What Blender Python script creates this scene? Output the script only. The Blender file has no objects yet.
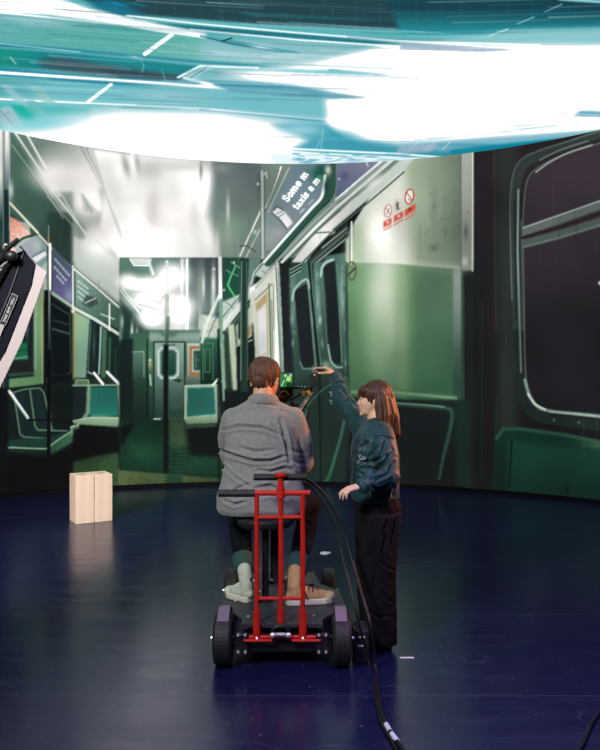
import bpy, bmesh, math, random
import numpy as np
from mathutils import Vector, Matrix, Euler
S = bpy.context.scene
COL = S.collection
PI = math.pi
EYE = 1.65; FL = 700.0                       # lens height above the floor; focal length in pixels of a 600 x 750 frame

# ---------------------------------------------------------------- camera
cd = bpy.data.cameras.new('camera'); cam = bpy.data.objects.new('camera', cd); COL.objects.link(cam)
cam.location = (0, 0, EYE); cam.rotation_euler = (math.radians(90), 0, 0)
cd.sensor_fit = 'VERTICAL'; cd.sensor_height = 36; cd.lens = 36*FL/750; cd.clip_start = .05; cd.clip_end = 100
S.camera = cam
# ---------------------------------------------------------------- world, exposure
W = bpy.data.worlds.new('dark_studio'); S.world = W; W.use_nodes = True
W.node_tree.nodes['Background'].inputs[0].default_value = (.003, .004, .010, 1)
W.node_tree.nodes['Background'].inputs[1].default_value = 1.0
S.view_settings.view_transform = 'Standard'; S.view_settings.look = 'None'
S.view_settings.exposure = 0.0; S.view_settings.gamma = 1.0; S.view_settings.use_curve_mapping = False
# ---------------------------------------------------------------- lamps of the stage, plus an added floor fill
def area(name, loc, target, size, power, col, spread=PI):
    l = bpy.data.lights.new(name, 'AREA'); l.shape = 'RECTANGLE'; l.size = size[0]; l.size_y = size[1]; l.energy = power; l.color = col; l.spread = spread
    o = bpy.data.objects.new(name, l); COL.objects.link(o); o.location = loc
    o.rotation_euler = (Vector(target)-Vector(loc)).to_track_quat('-Z', 'Y').to_euler(); return o
WARM = area('warm_stage_lamp', (3.6, 5.0, 2.3), (0.25, 4.35, 1.40), (.4, .4), 15, (1.0, .34, .14), math.radians(46))
SOFT = area('soft_stage_lamp', (-3.4, 2.2, 3.5), (-2.3, 7.7, .3), (.6, .6), 44, (1.0, .87, .80), math.radians(48))
KEY = area('key_stage_lamp', (-2.0, .5, 3.7), (-.1, 4.3, 1.1), (.8, .8), 31, (.98, 1.0, .96), math.radians(70))
VIOL = area('violet_floor_fill', (1.4, 1.4, 4.3), (.9, 2.9, 0), (1.0, .8), 27, (.52, .30, .95), math.radians(62))  # added unseen fill that turns the near floor purple

# ---------------------------------------------------------------- materials
MATS = {}
def mat(name, col, rough=.6, metal=0., spec=.5, noise=None, bump=None, sheen=0., emit=None, coat=0., stretch=None):
    """noise = (scale, second colour, contrast); bump = (scale, strength)"""
    if name in MATS: return MATS[name]
    m = bpy.data.materials.new(name); m.use_nodes = True; nt = m.node_tree; b = nt.nodes['Principled BSDF']
    b.inputs['Base Color'].default_value = (*col, 1); b.inputs['Roughness'].default_value = rough; b.inputs['Metallic'].default_value = metal
    b.inputs['Specular IOR Level'].default_value = spec
    if sheen: b.inputs['Sheen Weight'].default_value = sheen
    if coat: b.inputs['Coat Weight'].default_value = coat
    tc = nt.nodes.new('ShaderNodeTexCoord'); mp = nt.nodes.new('ShaderNodeMapping'); nt.links.new(tc.outputs['Object'], mp.inputs[0])
    if stretch: mp.inputs['Scale'].default_value = stretch
    if noise:
        n = nt.nodes.new('ShaderNodeTexNoise'); n.inputs['Scale'].default_value = noise[0]; n.inputs['Detail'].default_value = 5
        r = nt.nodes.new('ShaderNodeValToRGB'); nt.links.new(mp.outputs[0], n.inputs['Vector']); nt.links.new(n.outputs[0], r.inputs[0])
        c = noise[2] if len(noise) > 2 else .15
        r.color_ramp.elements[0].position = .5-c; r.color_ramp.elements[1].position = .5+c
        r.color_ramp.elements[0].color = (*col, 1); r.color_ramp.elements[1].color = (*noise[1], 1)
        nt.links.new(r.outputs[0], b.inputs['Base Color'])
    if bump:
        n = nt.nodes.new('ShaderNodeTexNoise'); n.inputs['Scale'].default_value = bump[0]; n.inputs['Detail'].default_value = 6
        u = nt.nodes.new('ShaderNodeBump'); u.inputs['Strength'].default_value = bump[1]; u.inputs['Distance'].default_value = .01
        nt.links.new(mp.outputs[0], n.inputs['Vector']); nt.links.new(n.outputs[0], u.inputs['Height']); nt.links.new(u.outputs[0], b.inputs['Normal'])
    if emit: b.inputs['Emission Color'].default_value = (*emit[0], 1); b.inputs['Emission Strength'].default_value = emit[1]
    MATS[name] = m; return m
def screen_mat(name, gain):
    m = bpy.data.materials.new(name); m.use_nodes = True; nt = m.node_tree; b = nt.nodes['Principled BSDF']
    b.inputs['Base Color'].default_value = (.003, .003, .0035, 1); b.inputs['Roughness'].default_value = .6; b.inputs['Specular IOR Level'].default_value = .04
    a = nt.nodes.new('ShaderNodeAttribute'); a.attribute_name = 'picture'
    nt.links.new(a.outputs['Color'], b.inputs['Emission Color']); b.inputs['Emission Strength'].default_value = gain
    return m

# ---------------------------------------------------------------- object helpers
def tag(o, label=None, cat=None, group=None, kind=None):
    if label: o['label'] = label
    if cat: o['category'] = cat
    if group: o['group'] = group
    if kind: o['kind'] = kind
    return o
def thing(name, loc, label, cat, group=None):
    o = bpy.data.objects.new(name, None); COL.objects.link(o); o.location = loc; o.empty_display_size = .1
    return tag(o, label, cat, group)
def root_loc(o):
    v = Vector((0, 0, 0))
    while o is not None: v = v+Vector(o.location); o = o.parent
    return v
def link_mesh(name, me, m, parent=None, smooth=True, label=None):
    """me is in world coordinates; it is moved so that the object hangs correctly under its parent"""
    o = bpy.data.objects.new(name, me); COL.objects.link(o)
    if not isinstance(m, (list, tuple)): m = [m]
    for q in m: me.materials.append(q)
    if parent is not None:
        me.transform(Matrix.Translation(-root_loc(parent))); o.parent = parent
    if smooth:
        me.polygons.foreach_set('use_smooth', [True]*len(me.polygons))
    if label: o['label'] = label
    me.update(); return o
def obj(name, bm, m, parent=None, smooth=False, bevel=0., label=None, autos=True):
    bmesh.ops.recalc_face_normals(bm, faces=bm.faces)
    me = bpy.data.meshes.new(name); bm.to_mesh(me); bm.free()
    o = link_mesh(name, me, m, parent, smooth, label)
    if bevel:
        b = o.modifiers.new('bevel', 'BEVEL'); b.width = bevel; b.segments = 2; b.limit_method = 'ANGLE'; b.angle_limit = math.radians(40)
    return o
def at_base(o):
    """move a top-level mesh's origin to its own base"""
    me = o.data; vs = [v.co for v in me.vertices]
    c = Vector(((min(v.x for v in vs)+max(v.x for v in vs))/2, (min(v.y for v in vs)+max(v.y for v in vs))/2, min(v.z for v in vs)))
    me.transform(Matrix.Translation(-c)); o.location = c; return o
def add_box(bm, c, s, rot=None):
    r = bmesh.ops.create_cube(bm, size=1); M = Matrix.Translation(c) @ (rot.to_4x4() if rot else Matrix()) @ Matrix.Diagonal((*s, 1))
    bmesh.ops.transform(bm, matrix=M, verts=r['verts']); return r['verts']
def box(c, s, rot=None):
    bm = bmesh.new(); add_box(bm, c, s, rot); return bm
def ring(bm, c, u, v, ru, rv, n):
    return [bm.verts.new(Vector(c)+u*math.cos(2*PI*i/n)*ru+v*math.sin(2*PI*i/n)*rv) for i in range(n)]
def bridge(bm, a, b):
    n = len(a)
    for i in range(n): bm.faces.new((a[i], a[(i+1) % n], b[(i+1) % n], b[i]))
def add_tube(bm, pts, rad, n=12, caps=True, flat=1., ref=None):
    """tube through points; rad number or list"""
    P = [Vector(p) for p in pts]; R = rad if isinstance(rad, (list, tuple)) else [rad]*len(P)
    ref = Vector(ref) if ref else None; prev = None; rings = []
    for i, p in enumerate(P):
        t = (P[min(i+1, len(P)-1)]-P[max(i-1, 0)]).normalized()
        if prev is None:
            h = ref or (Vector((0, 0, 1)) if abs(t.z) < .9 else Vector((0, 1, 0)))
            u = t.cross(h).normalized()
        else: u = (prev-t*prev.dot(t)).normalized()
        v = t.cross(u).normalized(); prev = u
        rings.append(ring(bm, p, u, v, R[i], R[i]*flat, n))
    for a, b in zip(rings, rings[1:]): bridge(bm, a, b)
    if caps: bm.faces.new(rings[0][::-1]); bm.faces.new(rings[-1])
def tube(pts, rad, n=12, **k):
    bm = bmesh.new(); add_tube(bm, pts, rad, n, **k); return bm
def add_ell(bm, c, r, rot=None, n=14):
    q = bmesh.ops.create_uvsphere(bm, u_segments=n*2, v_segments=n, radius=1)
    bmesh.ops.transform(bm, matrix=Matrix.Translation(c) @ (rot.to_4x4() if rot else Matrix()) @ Matrix.Diagonal((*r, 1)), verts=q['verts'])
def add_limb(bm, pts, rad, n=16, flat=1.):
    """tapered limb with round joints (for skins that are fused afterwards)"""
    add_tube(bm, pts, rad, n, flat=flat)
    for p, r in zip(pts, rad): add_ell(bm, p, (r, r, r), n=8)
def add_loft(bm, secs, n=28, p=2.):
    """secs: (x, y, z, rx, ry) horizontal super-ellipse sections; optional 6th = turn in radians"""
    rs = []
    for s in secs:
        a = s[5] if len(s) > 5 else 0.; ca, sa = math.cos(a), math.sin(a); row = []
        for i in range(n):
            c, q = math.cos(2*PI*i/n), math.sin(2*PI*i/n)
            x = math.copysign(abs(c)**(2/p), c)*s[3]; y = math.copysign(abs(q)**(2/p), q)*s[4]
            row.append(bm.verts.new((s[0]+x*ca-y*sa, s[1]+x*sa+y*ca, s[2])))
        rs.append(row)
    for a, b in zip(rs, rs[1:]): bridge(bm, a, b)
    bm.faces.new(rs[0][::-1]); bm.faces.new(rs[-1])
def fuse(name, bm, voxel, smooth, m, parent=None, sculpt=None, label=None, factor=.5):
    """fuse overlapping volumes into ONE continuous skin"""
    bmesh.ops.recalc_face_normals(bm, faces=bm.faces)
    me = bpy.data.meshes.new(name); bm.to_mesh(me); bm.free()
    t = bpy.data.objects.new('tmp', me); COL.objects.link(t)
    r = t.modifiers.new('r', 'REMESH'); r.mode = 'VOXEL'; r.voxel_size = voxel; r.use_smooth_shade = True
    if smooth:
        s = t.modifiers.new('s', 'SMOOTH'); s.iterations = smooth; s.factor = factor
    dg = bpy.context.evaluated_depsgraph_get(); dg.update()
    out = bpy.data.meshes.new_from_object(t.evaluated_get(dg)); out.name = name
    bpy.data.objects.remove(t); bpy.data.meshes.remove(me)
    if sculpt:
        n = len(out.vertices); co = np.empty(n*3, np.float32); out.vertices.foreach_get('co', co); co = co.reshape(-1, 3)
        no = np.empty(n*3, np.float32); out.vertices.foreach_get('normal', no); no = no.reshape(-1, 3)
        co = sculpt(co, no); out.vertices.foreach_set('co', co.astype(np.float32).ravel()); out.update()
    return link_mesh(name, out, m, parent, True, label)
def P(px, py, Y):
    """a point at distance Y seen at (px, py) in the photograph"""
    return Vector(((px-300)/FL*Y, Y, EYE-(py-375)/FL*Y))
def folds(lst, cond=lambda no: no[:, 1] < .1):
    """lst of (photo polyline, depth in metres, width in photo px): creases pressed into the cloth that faces the camera"""
    def f(co, no):
        u = 300+co[:, 0]/co[:, 1]*FL; v = 375-(co[:, 2]-EYE)/co[:, 1]*FL
        ok = cond(no).astype(np.float32); d = np.zeros(len(co), np.float32)
        for pts, dep, w in lst:
            best = np.full(len(co), 1e9, np.float32); tt = np.zeros(len(co), np.float32); n = len(pts)-1
            for i in range(n):
                x0, y0 = pts[i]; x1, y1 = pts[i+1]; l2 = (x1-x0)**2+(y1-y0)**2+1e-6
                t = np.clip(((u-x0)*(x1-x0)+(v-y0)*(y1-y0))/l2, 0, 1); q = np.hypot(u-x0-t*(x1-x0), v-y0-t*(y1-y0))
                k = q < best; best = np.where(k, q, best); tt = np.where(k, (i+t)/n, tt)
            fade = np.sin(np.clip(tt, .03, .97)*PI)**.5
            d += dep*fade*(-np.exp(-(best/w)**2)+.55*np.exp(-((best-w*1.9)/w)**2))
        return co+no*(d*ok)[:, None]
    return f
def wrinkle(co, no, amp, scale, seed=0):
    """soft random cloth waves"""
    rs = np.random.RandomState(seed); d = np.zeros(len(co), np.float32)
    for k in range(14):
        w = rs.normal(size=3)*scale*(1+k*.25); d += np.sin(co@w+rs.rand()*6.3)/(1+k*.35)
    return co+no*(amp*d/2.5)[:, None]
# ---------------------------------------------------------------- the moving picture shown on the LED wall and LED ceiling
# A small vector painter: shapes are drawn in image pixels of the camera view (u right, v down) and later projected
# from the camera onto the screens (one colour per vertex of each screen surface).
PX0, PY0, PX1, PY1, PS = -290, -90, 850, 520, 2
PW, PH = (PX1-PX0)*PS, (PY1-PY0)*PS
CV = np.zeros((PH, PW, 3), np.float32)
prng = np.random.RandomState(7)

def _box(x0, y0, x1, y1, m=0):
    a = max(0, int((x0-PX0-m)*PS)); b = min(PW, int((x1-PX0+m)*PS)+2)
    c = max(0, int((y0-PY0-m)*PS)); d = min(PH, int((y1-PY0+m)*PS)+2)
    return a, b, c, d
def _grid(a, b, c, d):
    xs = (np.arange(a, b, dtype=np.float32)+.5)/PS+PX0; ys = (np.arange(c, d, dtype=np.float32)+.5)/PS+PY0
    return np.meshgrid(xs, ys)
def _blur(m, r):
    r = int(round(r*PS))
    if r < 1: return m
    for ax in (0, 1):
        for _ in range(2):
            p = np.pad(m, [(r+1, r) if k == ax else (0, 0) for k in (0, 1)], mode='edge')
            s = np.cumsum(p, axis=ax, dtype=np.float64)
            n = m.shape[ax]
            m = ((s[2*r+1:2*r+1+n] - s[:n]) if ax == 0 else (s[:, 2*r+1:2*r+1+n] - s[:, :n]))/(2*r+1)
    return m.astype(np.float32)
def _put(sl, m, col):
    a, b, c, d = sl
    m = np.clip(m, 0, 1)[..., None]
    CV[c:d, a:b] = CV[c:d, a:b]*(1-m) + (np.asarray(col, np.float32)/255.)*m
def _mask(pts, sl):
    X, Y = _grid(*sl); ins = np.zeros(X.shape, bool)
    n = len(pts)
    for i in range(n):
        x0, y0 = pts[i]; x1, y1 = pts[(i+1) % n]
        if y0 == y1: continue
        cnd = (Y < max(y0, y1)) & (Y >= min(y0, y1))
        ins ^= cnd & (X < (x1-x0)*(Y-y0)/(y1-y0)+x0)
    return X, Y, ins.astype(np.float32)
def poly(pts, col, a=1., blur=0., noise=0., g=None):
    """g = (x0,y0,x1,y1,col2): colour runs from col at the first point to col2 at the second"""
    xs = [p[0] for p in pts]; ys = [p[1] for p in pts]
    sl = _box(min(xs), min(ys), max(xs), max(ys), blur*3+1)
    if sl[1] <= sl[0] or sl[3] <= sl[2]: return
    X, Y, m = _mask(pts, sl)
    m = _blur(m, max(blur, .3))
    c = np.asarray(col, np.float32)
    if g:
        x0, y0, x1, y1, c2 = g
        t = np.clip(((X-x0)*(x1-x0)+(Y-y0)*(y1-y0))/((x1-x0)**2+(y1-y0)**2), 0, 1)[..., None]
        c = c*(1-t)+np.asarray(c2, np.float32)*t
    if noise:
        nz = _blur(prng.rand(*m.shape).astype(np.float32), .6)-.5
        c = c*(1+noise*6*nz[..., None])
    _put(sl, m*a, c)
def rect(x0, y0, x1, y1, col, **k): poly([(x0, y0), (x1, y0), (x1, y1), (x0, y1)], col, **k)
def line(pts, w, col, a=1., soft=.6, a2=None):
    xs = [p[0] for p in pts]; ys = [p[1] for p in pts]
    sl = _box(min(xs), min(ys), max(xs), max(ys), w+soft*2+1)
    if sl[1] <= sl[0] or sl[3] <= sl[2]: return
    X, Y = _grid(*sl); D = np.full(X.shape, 1e9, np.float32); T = np.zeros(X.shape, np.float32)
    n = len(pts)-1
    for i in range(n):
        x0, y0 = pts[i]; x1, y1 = pts[i+1]; l2 = (x1-x0)**2+(y1-y0)**2+1e-9
        t = np.clip(((X-x0)*(x1-x0)+(Y-y0)*(y1-y0))/l2, 0, 1)
        d = np.hypot(X-x0-t*(x1-x0), Y-y0-t*(y1-y0)); k = d < D
        D = np.where(k, d, D); T = np.where(k, (i+t)/n, T)
    m = np.clip((w/2-D)/soft+.5, 0, 1)
    if a2 is None: a2 = a
    _put(sl, m*(a*(1-T)+a2*T), col)
def glow(x, y, rx, ry, col, a=1., ang=0., p=2.):
    r = max(rx, ry)*2.2
    sl = _box(x-r, y-r, x+r, y+r)
    if sl[1] <= sl[0] or sl[3] <= sl[2]: return
    X, Y = _grid(*sl); c, s = math.cos(math.radians(ang)), math.sin(math.radians(ang))
    u = ((X-x)*c+(Y-y)*s)/rx; v = (-(X-x)*s+(Y-y)*c)/ry
    _put(sl, a*np.exp(-(u*u+v*v)**(p/2)), col)
def curve(pts, n=8):
    out = []; P = [pts[0]]+list(pts)+[pts[-1]]
    for i in range(1, len(P)-2):
        for k in range(n):
            t = k/n
            out.append(tuple(.5*((2*P[i][j])+(P[i+1][j]-P[i-1][j])*t+(2*P[i-1][j]-5*P[i][j]+4*P[i+1][j]-P[i+2][j])*t*t
                       + (3*P[i][j]-P[i-1][j]-3*P[i+1][j]+P[i+2][j])*t**3) for j in (0, 1)))
    return out+[pts[-1]]
GL = {'S': [[(.9, .8), (.6, 1), (.2, .95), (.1, .75), (.3, .55), (.7, .45), (.9, .25), (.7, .02), (.3, 0), (.05, .2)]],
      'o': [[(.5, .65), (.15, .5), (.1, .3), (.2, .08), (.5, 0), (.8, .08), (.9, .3), (.85, .5), (.5, .65)]],
      'm': [[(.05, 0), (.05, .65)], [(.05, .45), (.25, .65), (.45, .55), (.5, 0)], [(.5, .45), (.7, .65), (.92, .55), (.95, 0)]],
      'e': [[(.12, .34), (.88, .34), (.8, .58), (.5, .66), (.2, .55), (.08, .3), (.25, .05), (.55, 0), (.85, .12)]],
      't': [[(.45, .95), (.45, .15), (.6, 0), (.85, .05)], [(.1, .65), (.85, .65)]],
      'a': [[(.15, .55), (.5, .66), (.8, .5), (.82, 0)], [(.82, .38), (.4, .38), (.12, .22), (.25, .02), (.55, .02), (.82, .18)]],
      'x': [[(.1, .65), (.9, 0)], [(.9, .65), (.1, 0)]], 'i': [[(.5, 0), (.5, .62)], [(.5, .82), (.5, .9)]],
      's': [[(.85, .55), (.5, .66), (.15, .5), (.5, .34), (.85, .17), (.5, 0), (.12, .1)]],
      'T': [[(.05, 1), (.95, 1)], [(.5, 1), (.5, 0)]], '.': [[(.4, .05), (.6, .05)]], ' ': []}
def words(txt, x, y, adv, up, col, w, step=1.1):
    """adv / up: vectors of one letter's width and of a capital's height"""
    k = 0
    for ch in txt:
        wd = {'m': 1.45, 'i': .45, ' ': .6, 't': .7, '.': .4}.get(ch, 1.)
        for st in GL[ch]:
            line([(x+adv[0]*(k+q*wd*.85)+up[0]*r, y+adv[1]*(k+q*wd*.85)+up[1]*r) for q, r in st], w, col)
        k += wd*step

# ======== the wall: a green subway carriage
rect(PX0, 100, PX1, 520, (15, 17, 20))
# outer parts of the picture, beyond the carriage end on both sides
rect(PX0, 100, -2, 300, (52, 84, 70), blur=2, g=(-290, 0, -2, 0, (40, 66, 56)))
for k in range(6):
    rect(-270+k*48, 300, -238+k*48, 420, (18, 30, 30), blur=1); line([(-274+k*48, 296), (-274+k*48, 424)], 3, (84, 116, 96))
rect(600, 100, PX1, 520, (30, 27, 31))
# ---- left: ceiling of the carriage
rect(60, 110, 262, 172, (222, 220, 215), g=(196, 0, 224, 0, (112, 126, 120)))
poly([(10, 120), (130, 150), (130, 262), (73, 262), (10, 210)], (98, 132, 114), g=(12, 150, 100, 250, (180, 186, 178)))
poly([(10, 130), (46, 190), (73, 228), (73, 300), (10, 212)], (74, 118, 98), g=(14, 160, 62, 240, (44, 72, 62)), blur=.8)
poly([(47, 212), (73, 212), (73, 270), (60, 258), (47, 246)], (38, 62, 55), a=.8, blur=1)
poly([(28, 128), (92, 146), (104, 190), (60, 180), (40, 165)], (112, 134, 122), blur=2, g=(50, 140, 70, 176, (236, 232, 228)))
glow(60, 178, 30, 16, (246, 240, 236), 1, 10, 3); glow(84, 200, 20, 16, (244, 239, 236), 1, 20, 3)
poly([(40, 172), (95, 170), (104, 212), (84, 213), (72, 194), (52, 196)], (243, 239, 235), blur=2.5)
poly([(92, 148), (210, 166), (226, 182), (222, 262), (120, 262), (100, 228), (104, 190)], (236, 233, 229), blur=1.5)
poly([(73, 224), (121, 262), (121, 306), (73, 268)], (168, 184, 172), blur=2, g=(76, 270, 112, 232, (243, 240, 236)))
glow(100, 240, 20, 16, (243, 239, 236), 1, 0, 3)
poly([(82, 194), (84, 212), (98, 213)], (150, 164, 154), a=.6, blur=1.5); line([(82, 194), (92, 213)], 1.2, (130, 146, 138), .6)
poly([(52, 192), (73, 192), (73, 236), (84, 240), (86, 228)], (86, 118, 103), a=.55, blur=1.5)
for p, w, a in (([(14, 131), (40, 170), (60, 196)], 2.0, .95), ([(26, 133), (40, 158), (46, 168)], 2.2, .95), ([(12, 145), (38, 180), (63, 218)], .9, .6),
                ([(52, 190), (86, 234)], 1.8, .9), ([(60, 192), (80, 226)], 1.5, .7), ([(47, 196), (73, 226)], .8, .5)):
    line(p, w, (238, 240, 234), a, 1.2)
for p in ([(81, 147), (92, 168), (100, 186)], [(86, 148), (96, 170), (102, 184)]):
    line(p, 1.6, (120, 136, 126), .7, 1.2, 0)
line([(90, 149), (101, 180), (104, 190), (118, 228), (122, 240)], 1.6, (205, 202, 198), .9, 2); glow(112, 180, 8, 22, (224, 222, 219), .8, -12)
glow(126, 166, 3, 10, (150, 152, 148), .8, -14); glow(138, 164, 2.5, 9, (168, 170, 166), .8, -10); glow(133, 165, 1.5, 8, (246, 246, 242), .9, -12)
glow(150, 170, 14, 9, (190, 190, 186), .7); glow(182, 166, 26, 5, (204, 204, 198), .7); glow(153, 214, 7, 22, (204, 198, 196), .75)
glow(170, 224, 16, 10, (216, 212, 210), .6); glow(194, 214, 5, 16, (208, 204, 200), .6)
line([(125, 231), (142, 231)], 1.2, (196, 192, 190), .8); line([(112, 210), (125, 240)], 1, (208, 206, 202), .7); line([(96, 240), (122, 268)], 1, (216, 214, 210), .6)
glow(178, 210, 20, 20, (244, 240, 236), .8); glow(196, 250, 12, 12, (240, 238, 234), .8)
glow(201, 170, 1.6, 9, (120, 128, 122), .8); glow(209, 178, 2.6, 16, (240, 240, 236), .9)
poly([(214, 160), (262, 160), (262, 262), (222, 262), (208, 216), (212, 190)], (112, 136, 122), blur=3, g=(218, 250, 256, 172, (92, 108, 110)))
glow(228, 236, 10, 24, (150, 172, 150), .7); glow(220, 168, 12, 5, (150, 154, 152), .6); glow(236, 226, 12, 10, (122, 160, 128), .6)
glow(228, 210, 1.8, 14, (214, 218, 208), .85); glow(217, 245, 3, 14, (226, 224, 214), .7); glow(206, 238, 8, 26, (238, 236, 231), .7)
# far left pole and strip
rect(0, 128, 11, 260, (40, 74, 68), blur=.5); poly([(-60, 124), (3, 128), (3, 232), (-60, 232)], (222, 224, 218), g=(0, 176, 0, 222, (34, 62, 58)))
rect(4, 128, 10, 196, (232, 230, 224), blur=.8, g=(0, 150, 0, 196, (50, 84, 78))); rect(4.2, 190, 8.5, 470, (20, 46, 46), blur=.5); line([(3.4, 150), (3.4, 440)], .9, (120, 150, 150), .6); line([(9.6, 140), (9.6, 230)], 1, (190, 210, 200), .7)
glow(11, 190, 2.4, 9, (226, 234, 226), .8)
# ---- left: advert band
rect(10, 222, 30, 262, (150, 168, 160)); poly([(10, 216), (20, 222), (31, 234), (22, 243), (16, 262), (10, 262)], (228, 140, 116), g=(12, 222, 24, 242, (238, 196, 176)), noise=.12)
poly([(14, 246), (24, 240), (38, 236), (47, 246), (48, 302), (30, 302), (20, 260)], (156, 168, 170), g=(24, 250, 46, 262, (120, 150, 144)))
glow(31, 250, 6, 6, (166, 156, 186), .9); glow(37, 246, 4, 5, (176, 196, 192), .8); poly([(32, 258), (45, 251), (47, 255), (36, 263)], (226, 226, 232)); line([(32, 257), (45, 250)], .8, (70, 84, 86))
line(curve([(14, 246), (22, 239), (30, 236), (38, 234)]), 2.6, (44, 84, 66)); line(curve([(16, 248), (24, 241), (37, 236)]), 1, (190, 210, 190), .7)
line([(10, 203), (24, 218), (38, 233)], 2.2, (226, 226, 196)); line([(39, 235), (60, 257), (73, 269)], 2, (210, 218, 196)); line([(12, 199), (38, 228)], .8, (70, 100, 84))
poly([(40, 268), (47, 262), (47, 296), (36, 296)], (196, 206, 190), a=.8, blur=.8, noise=.1); line([(38, 282), (46, 276)], 1.4, (80, 90, 76)); line([(38, 288), (46, 284)], 1, (190, 150, 110))
poly([(52, 246), (73, 268), (73, 304), (52, 292)], (66, 82, 98), g=(60, 262, 66, 300, (98, 84, 146))); glow(69, 296, 4, 8, (124, 158, 160), .7)
for k, (x0, y0, n) in enumerate(((55, 259, 6), (54.5, 267, 5), (57, 276, 3))):
    for j in range(n):
        line([(x0+j*2.6, y0+j*3), (x0+j*2.6+1.2, y0+j*3+1.5)], 1.9, (186, 196, 206), .7, .7)
poly([(75, 271), (92, 284), (119, 307), (119, 330), (96, 318), (75, 306)], (122, 158, 144), g=(78, 280, 112, 318, (52, 92, 74)), noise=.05)
for k in range(4):
    line([(78, 281+k*5.2), (88, 288.5+k*5.4)], 1.8, (206, 220, 210), .7, 1)
poly([(82, 304), (86, 295), (97, 298), (98, 304), (90, 308)], (46, 66, 56), a=.8, blur=.5); line([(85, 303), (96, 298)], 1.4, (190, 200, 190), .8); line([(101, 314), (114, 319)], 1.6, (190, 210, 196), .8, 1)
line([(74, 269), (96, 287), (121, 309)], 1.8, (216, 226, 212)); line([(52, 293), (73, 307)], 3.2, (150, 176, 160)); line([(52, 297), (73, 311)], 1, (40, 56, 50))
line([(74, 308), (96, 320), (120, 335)], 3.4, (192, 206, 194)); line([(74, 312), (120, 339)], 1.2, (50, 66, 56))
# ---- left: windows, jambs
poly([(9, 262), (30, 262), (34, 300), (34, 384), (9, 384)], (22, 40, 42)); poly([(15, 345), (27, 342), (28, 360), (14, 360)], (18, 112, 72)); line([(15, 351), (27, 350)], 1, (20, 70, 50)); line([(14, 358.5), (27, 357)], 2, (96, 160, 122), .8)
glow(27, 325, 1.4, 12, (120, 140, 150), .6); poly([(14, 362), (33, 360), (33, 372), (12, 374)], (34, 34, 38))
line([(10, 375), (34, 373)], 3, (44, 76, 68), .9); rect(34, 286, 43.5, 386, (132, 168, 120), blur=.6, g=(0, 290, 0, 384, (84, 134, 84))); rect(34, 286, 36, 370, (170, 205, 195), a=.5, blur=.8); rect(41.5, 296, 43.5, 384, (160, 170, 92), a=.7, blur=.5)
poly([(9, 379), (38, 376), (43, 386), (9, 388)], (92, 140, 90), blur=.4); rect(44, 290, 51, 392, (14, 22, 24), blur=.4)
poly([(51, 298), (73, 312), (73, 390), (51, 388)], (15, 24, 27)); line([(52, 304), (70, 315), (71, 372), (66, 375), (52, 375)], 1, (62, 92, 82), .8); line([(53, 329), (70, 334)], 2, (50, 72, 70)); line([(53, 320), (70, 325)], 1, (44, 66, 62)); rect(46, 375, 73, 395, (15, 21, 23))
poly([(74, 311), (90, 319), (87, 378), (74, 378)], (142, 172, 122), g=(74, 320, 89, 330, (120, 164, 134))); rect(72.5, 311, 75.5, 380, (146, 154, 84), a=.8, blur=.4)
poly([(90, 319), (107, 329), (105, 378), (86, 378)], (22, 40, 40)); line([(91, 322), (88, 372)], 1.2, (66, 110, 90)); line([(101, 327), (99, 374)], 1.8, (140, 190, 166)); glow(94, 346, 1.5, 16, (60, 96, 92), .7)
poly([(102, 327), (109, 331), (107, 378), (101, 378)], (66, 104, 84)); poly([(107, 329), (120, 337), (120, 480), (105, 420)], (22, 44, 36)); line([(110, 338), (109, 376)], 2.4, (48, 92, 68)); line([(115, 350), (116, 376)], 1.2, (30, 70, 54))
# poles on the left
line([(50, 244), (50, 290)], 2.6, (246, 246, 240)); line([(48.5, 236), (48.5, 243)], 1.6, (170, 130, 90)); line([(48.6, 226), (48.6, 236)], 1.2, (120, 140, 126)); line([(49.4, 290), (49.2, 352)], 1.6, (150, 160, 150), 1, .6, .1)
line([(49, 352), (48.6, 458)], 3.8, (9, 13, 15)); line([(47.4, 378), (47.4, 396)], 1, (120, 190, 170)); line([(51, 300), (50.6, 440)], .8, (20, 60, 50))
line([(73, 266), (73, 308)], 1.8, (206, 220, 210)); glow(73, 311, 2, 2.2, (230, 230, 210)); line([(109.5, 304), (109.5, 330)], 1.8, (214, 224, 214)); line([(120, 296), (120, 340)], 1.6, (196, 206, 160), .8)
# ---- seats on the left
poly([(9, 388), (73, 380), (73, 446), (46, 458), (9, 452)], (20, 34, 32), blur=.6)
poly([(12, 394), (40, 389), (50, 437), (20, 440)], (21, 44, 41), blur=.5); poly([(50, 390), (72, 392), (72, 430), (54, 432)], (17, 28, 28))
for p in ([(11, 393), (26, 389), (40, 388), (44, 393), (52, 430)], [(14, 394), (20, 434), (24, 437), (52, 439)], [(30, 390), (35, 426), (38, 430), (68, 431)]):
    line(p, 1.5, (96, 134, 104), .9, .9)
poly([(8, 440), (48, 438), (70, 430), (72, 432), (48, 449), (8, 447)], (24, 62, 52)); poly([(47, 449), (74, 430), (74, 441), (46, 458)], (34, 82, 58), g=(48, 452, 74, 434, (58, 116, 80))); line([(8, 447.5), (46, 449), (58, 440), (72, 431)], 1.6, (130, 170, 132)); poly([(8, 449), (46, 450), (45, 458), (8, 451)], (20, 50, 40))
poly([(70.5, 427), (79, 424), (79, 430), (71, 436)], (134, 178, 132)); line([(71, 427), (79, 424)], 1.2, (190, 214, 180))
line([(9, 391), (28, 418)], 2.8, (226, 234, 230)); line([(10, 394), (27, 418)], 1, (110, 130, 126), .6); line([(28, 420), (50, 420), (76, 424)], 2, (14, 18, 20)); glow(49.5, 416, 1.3, 1.3, (200, 220, 210)); line([(49, 352), (48.6, 462)], 3.6, (9, 13, 15))
rect(-290, 455, 73, 520, (13, 14, 17), blur=3); rect(-290, 388, 8, 520, (14, 18, 22), blur=1)
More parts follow.
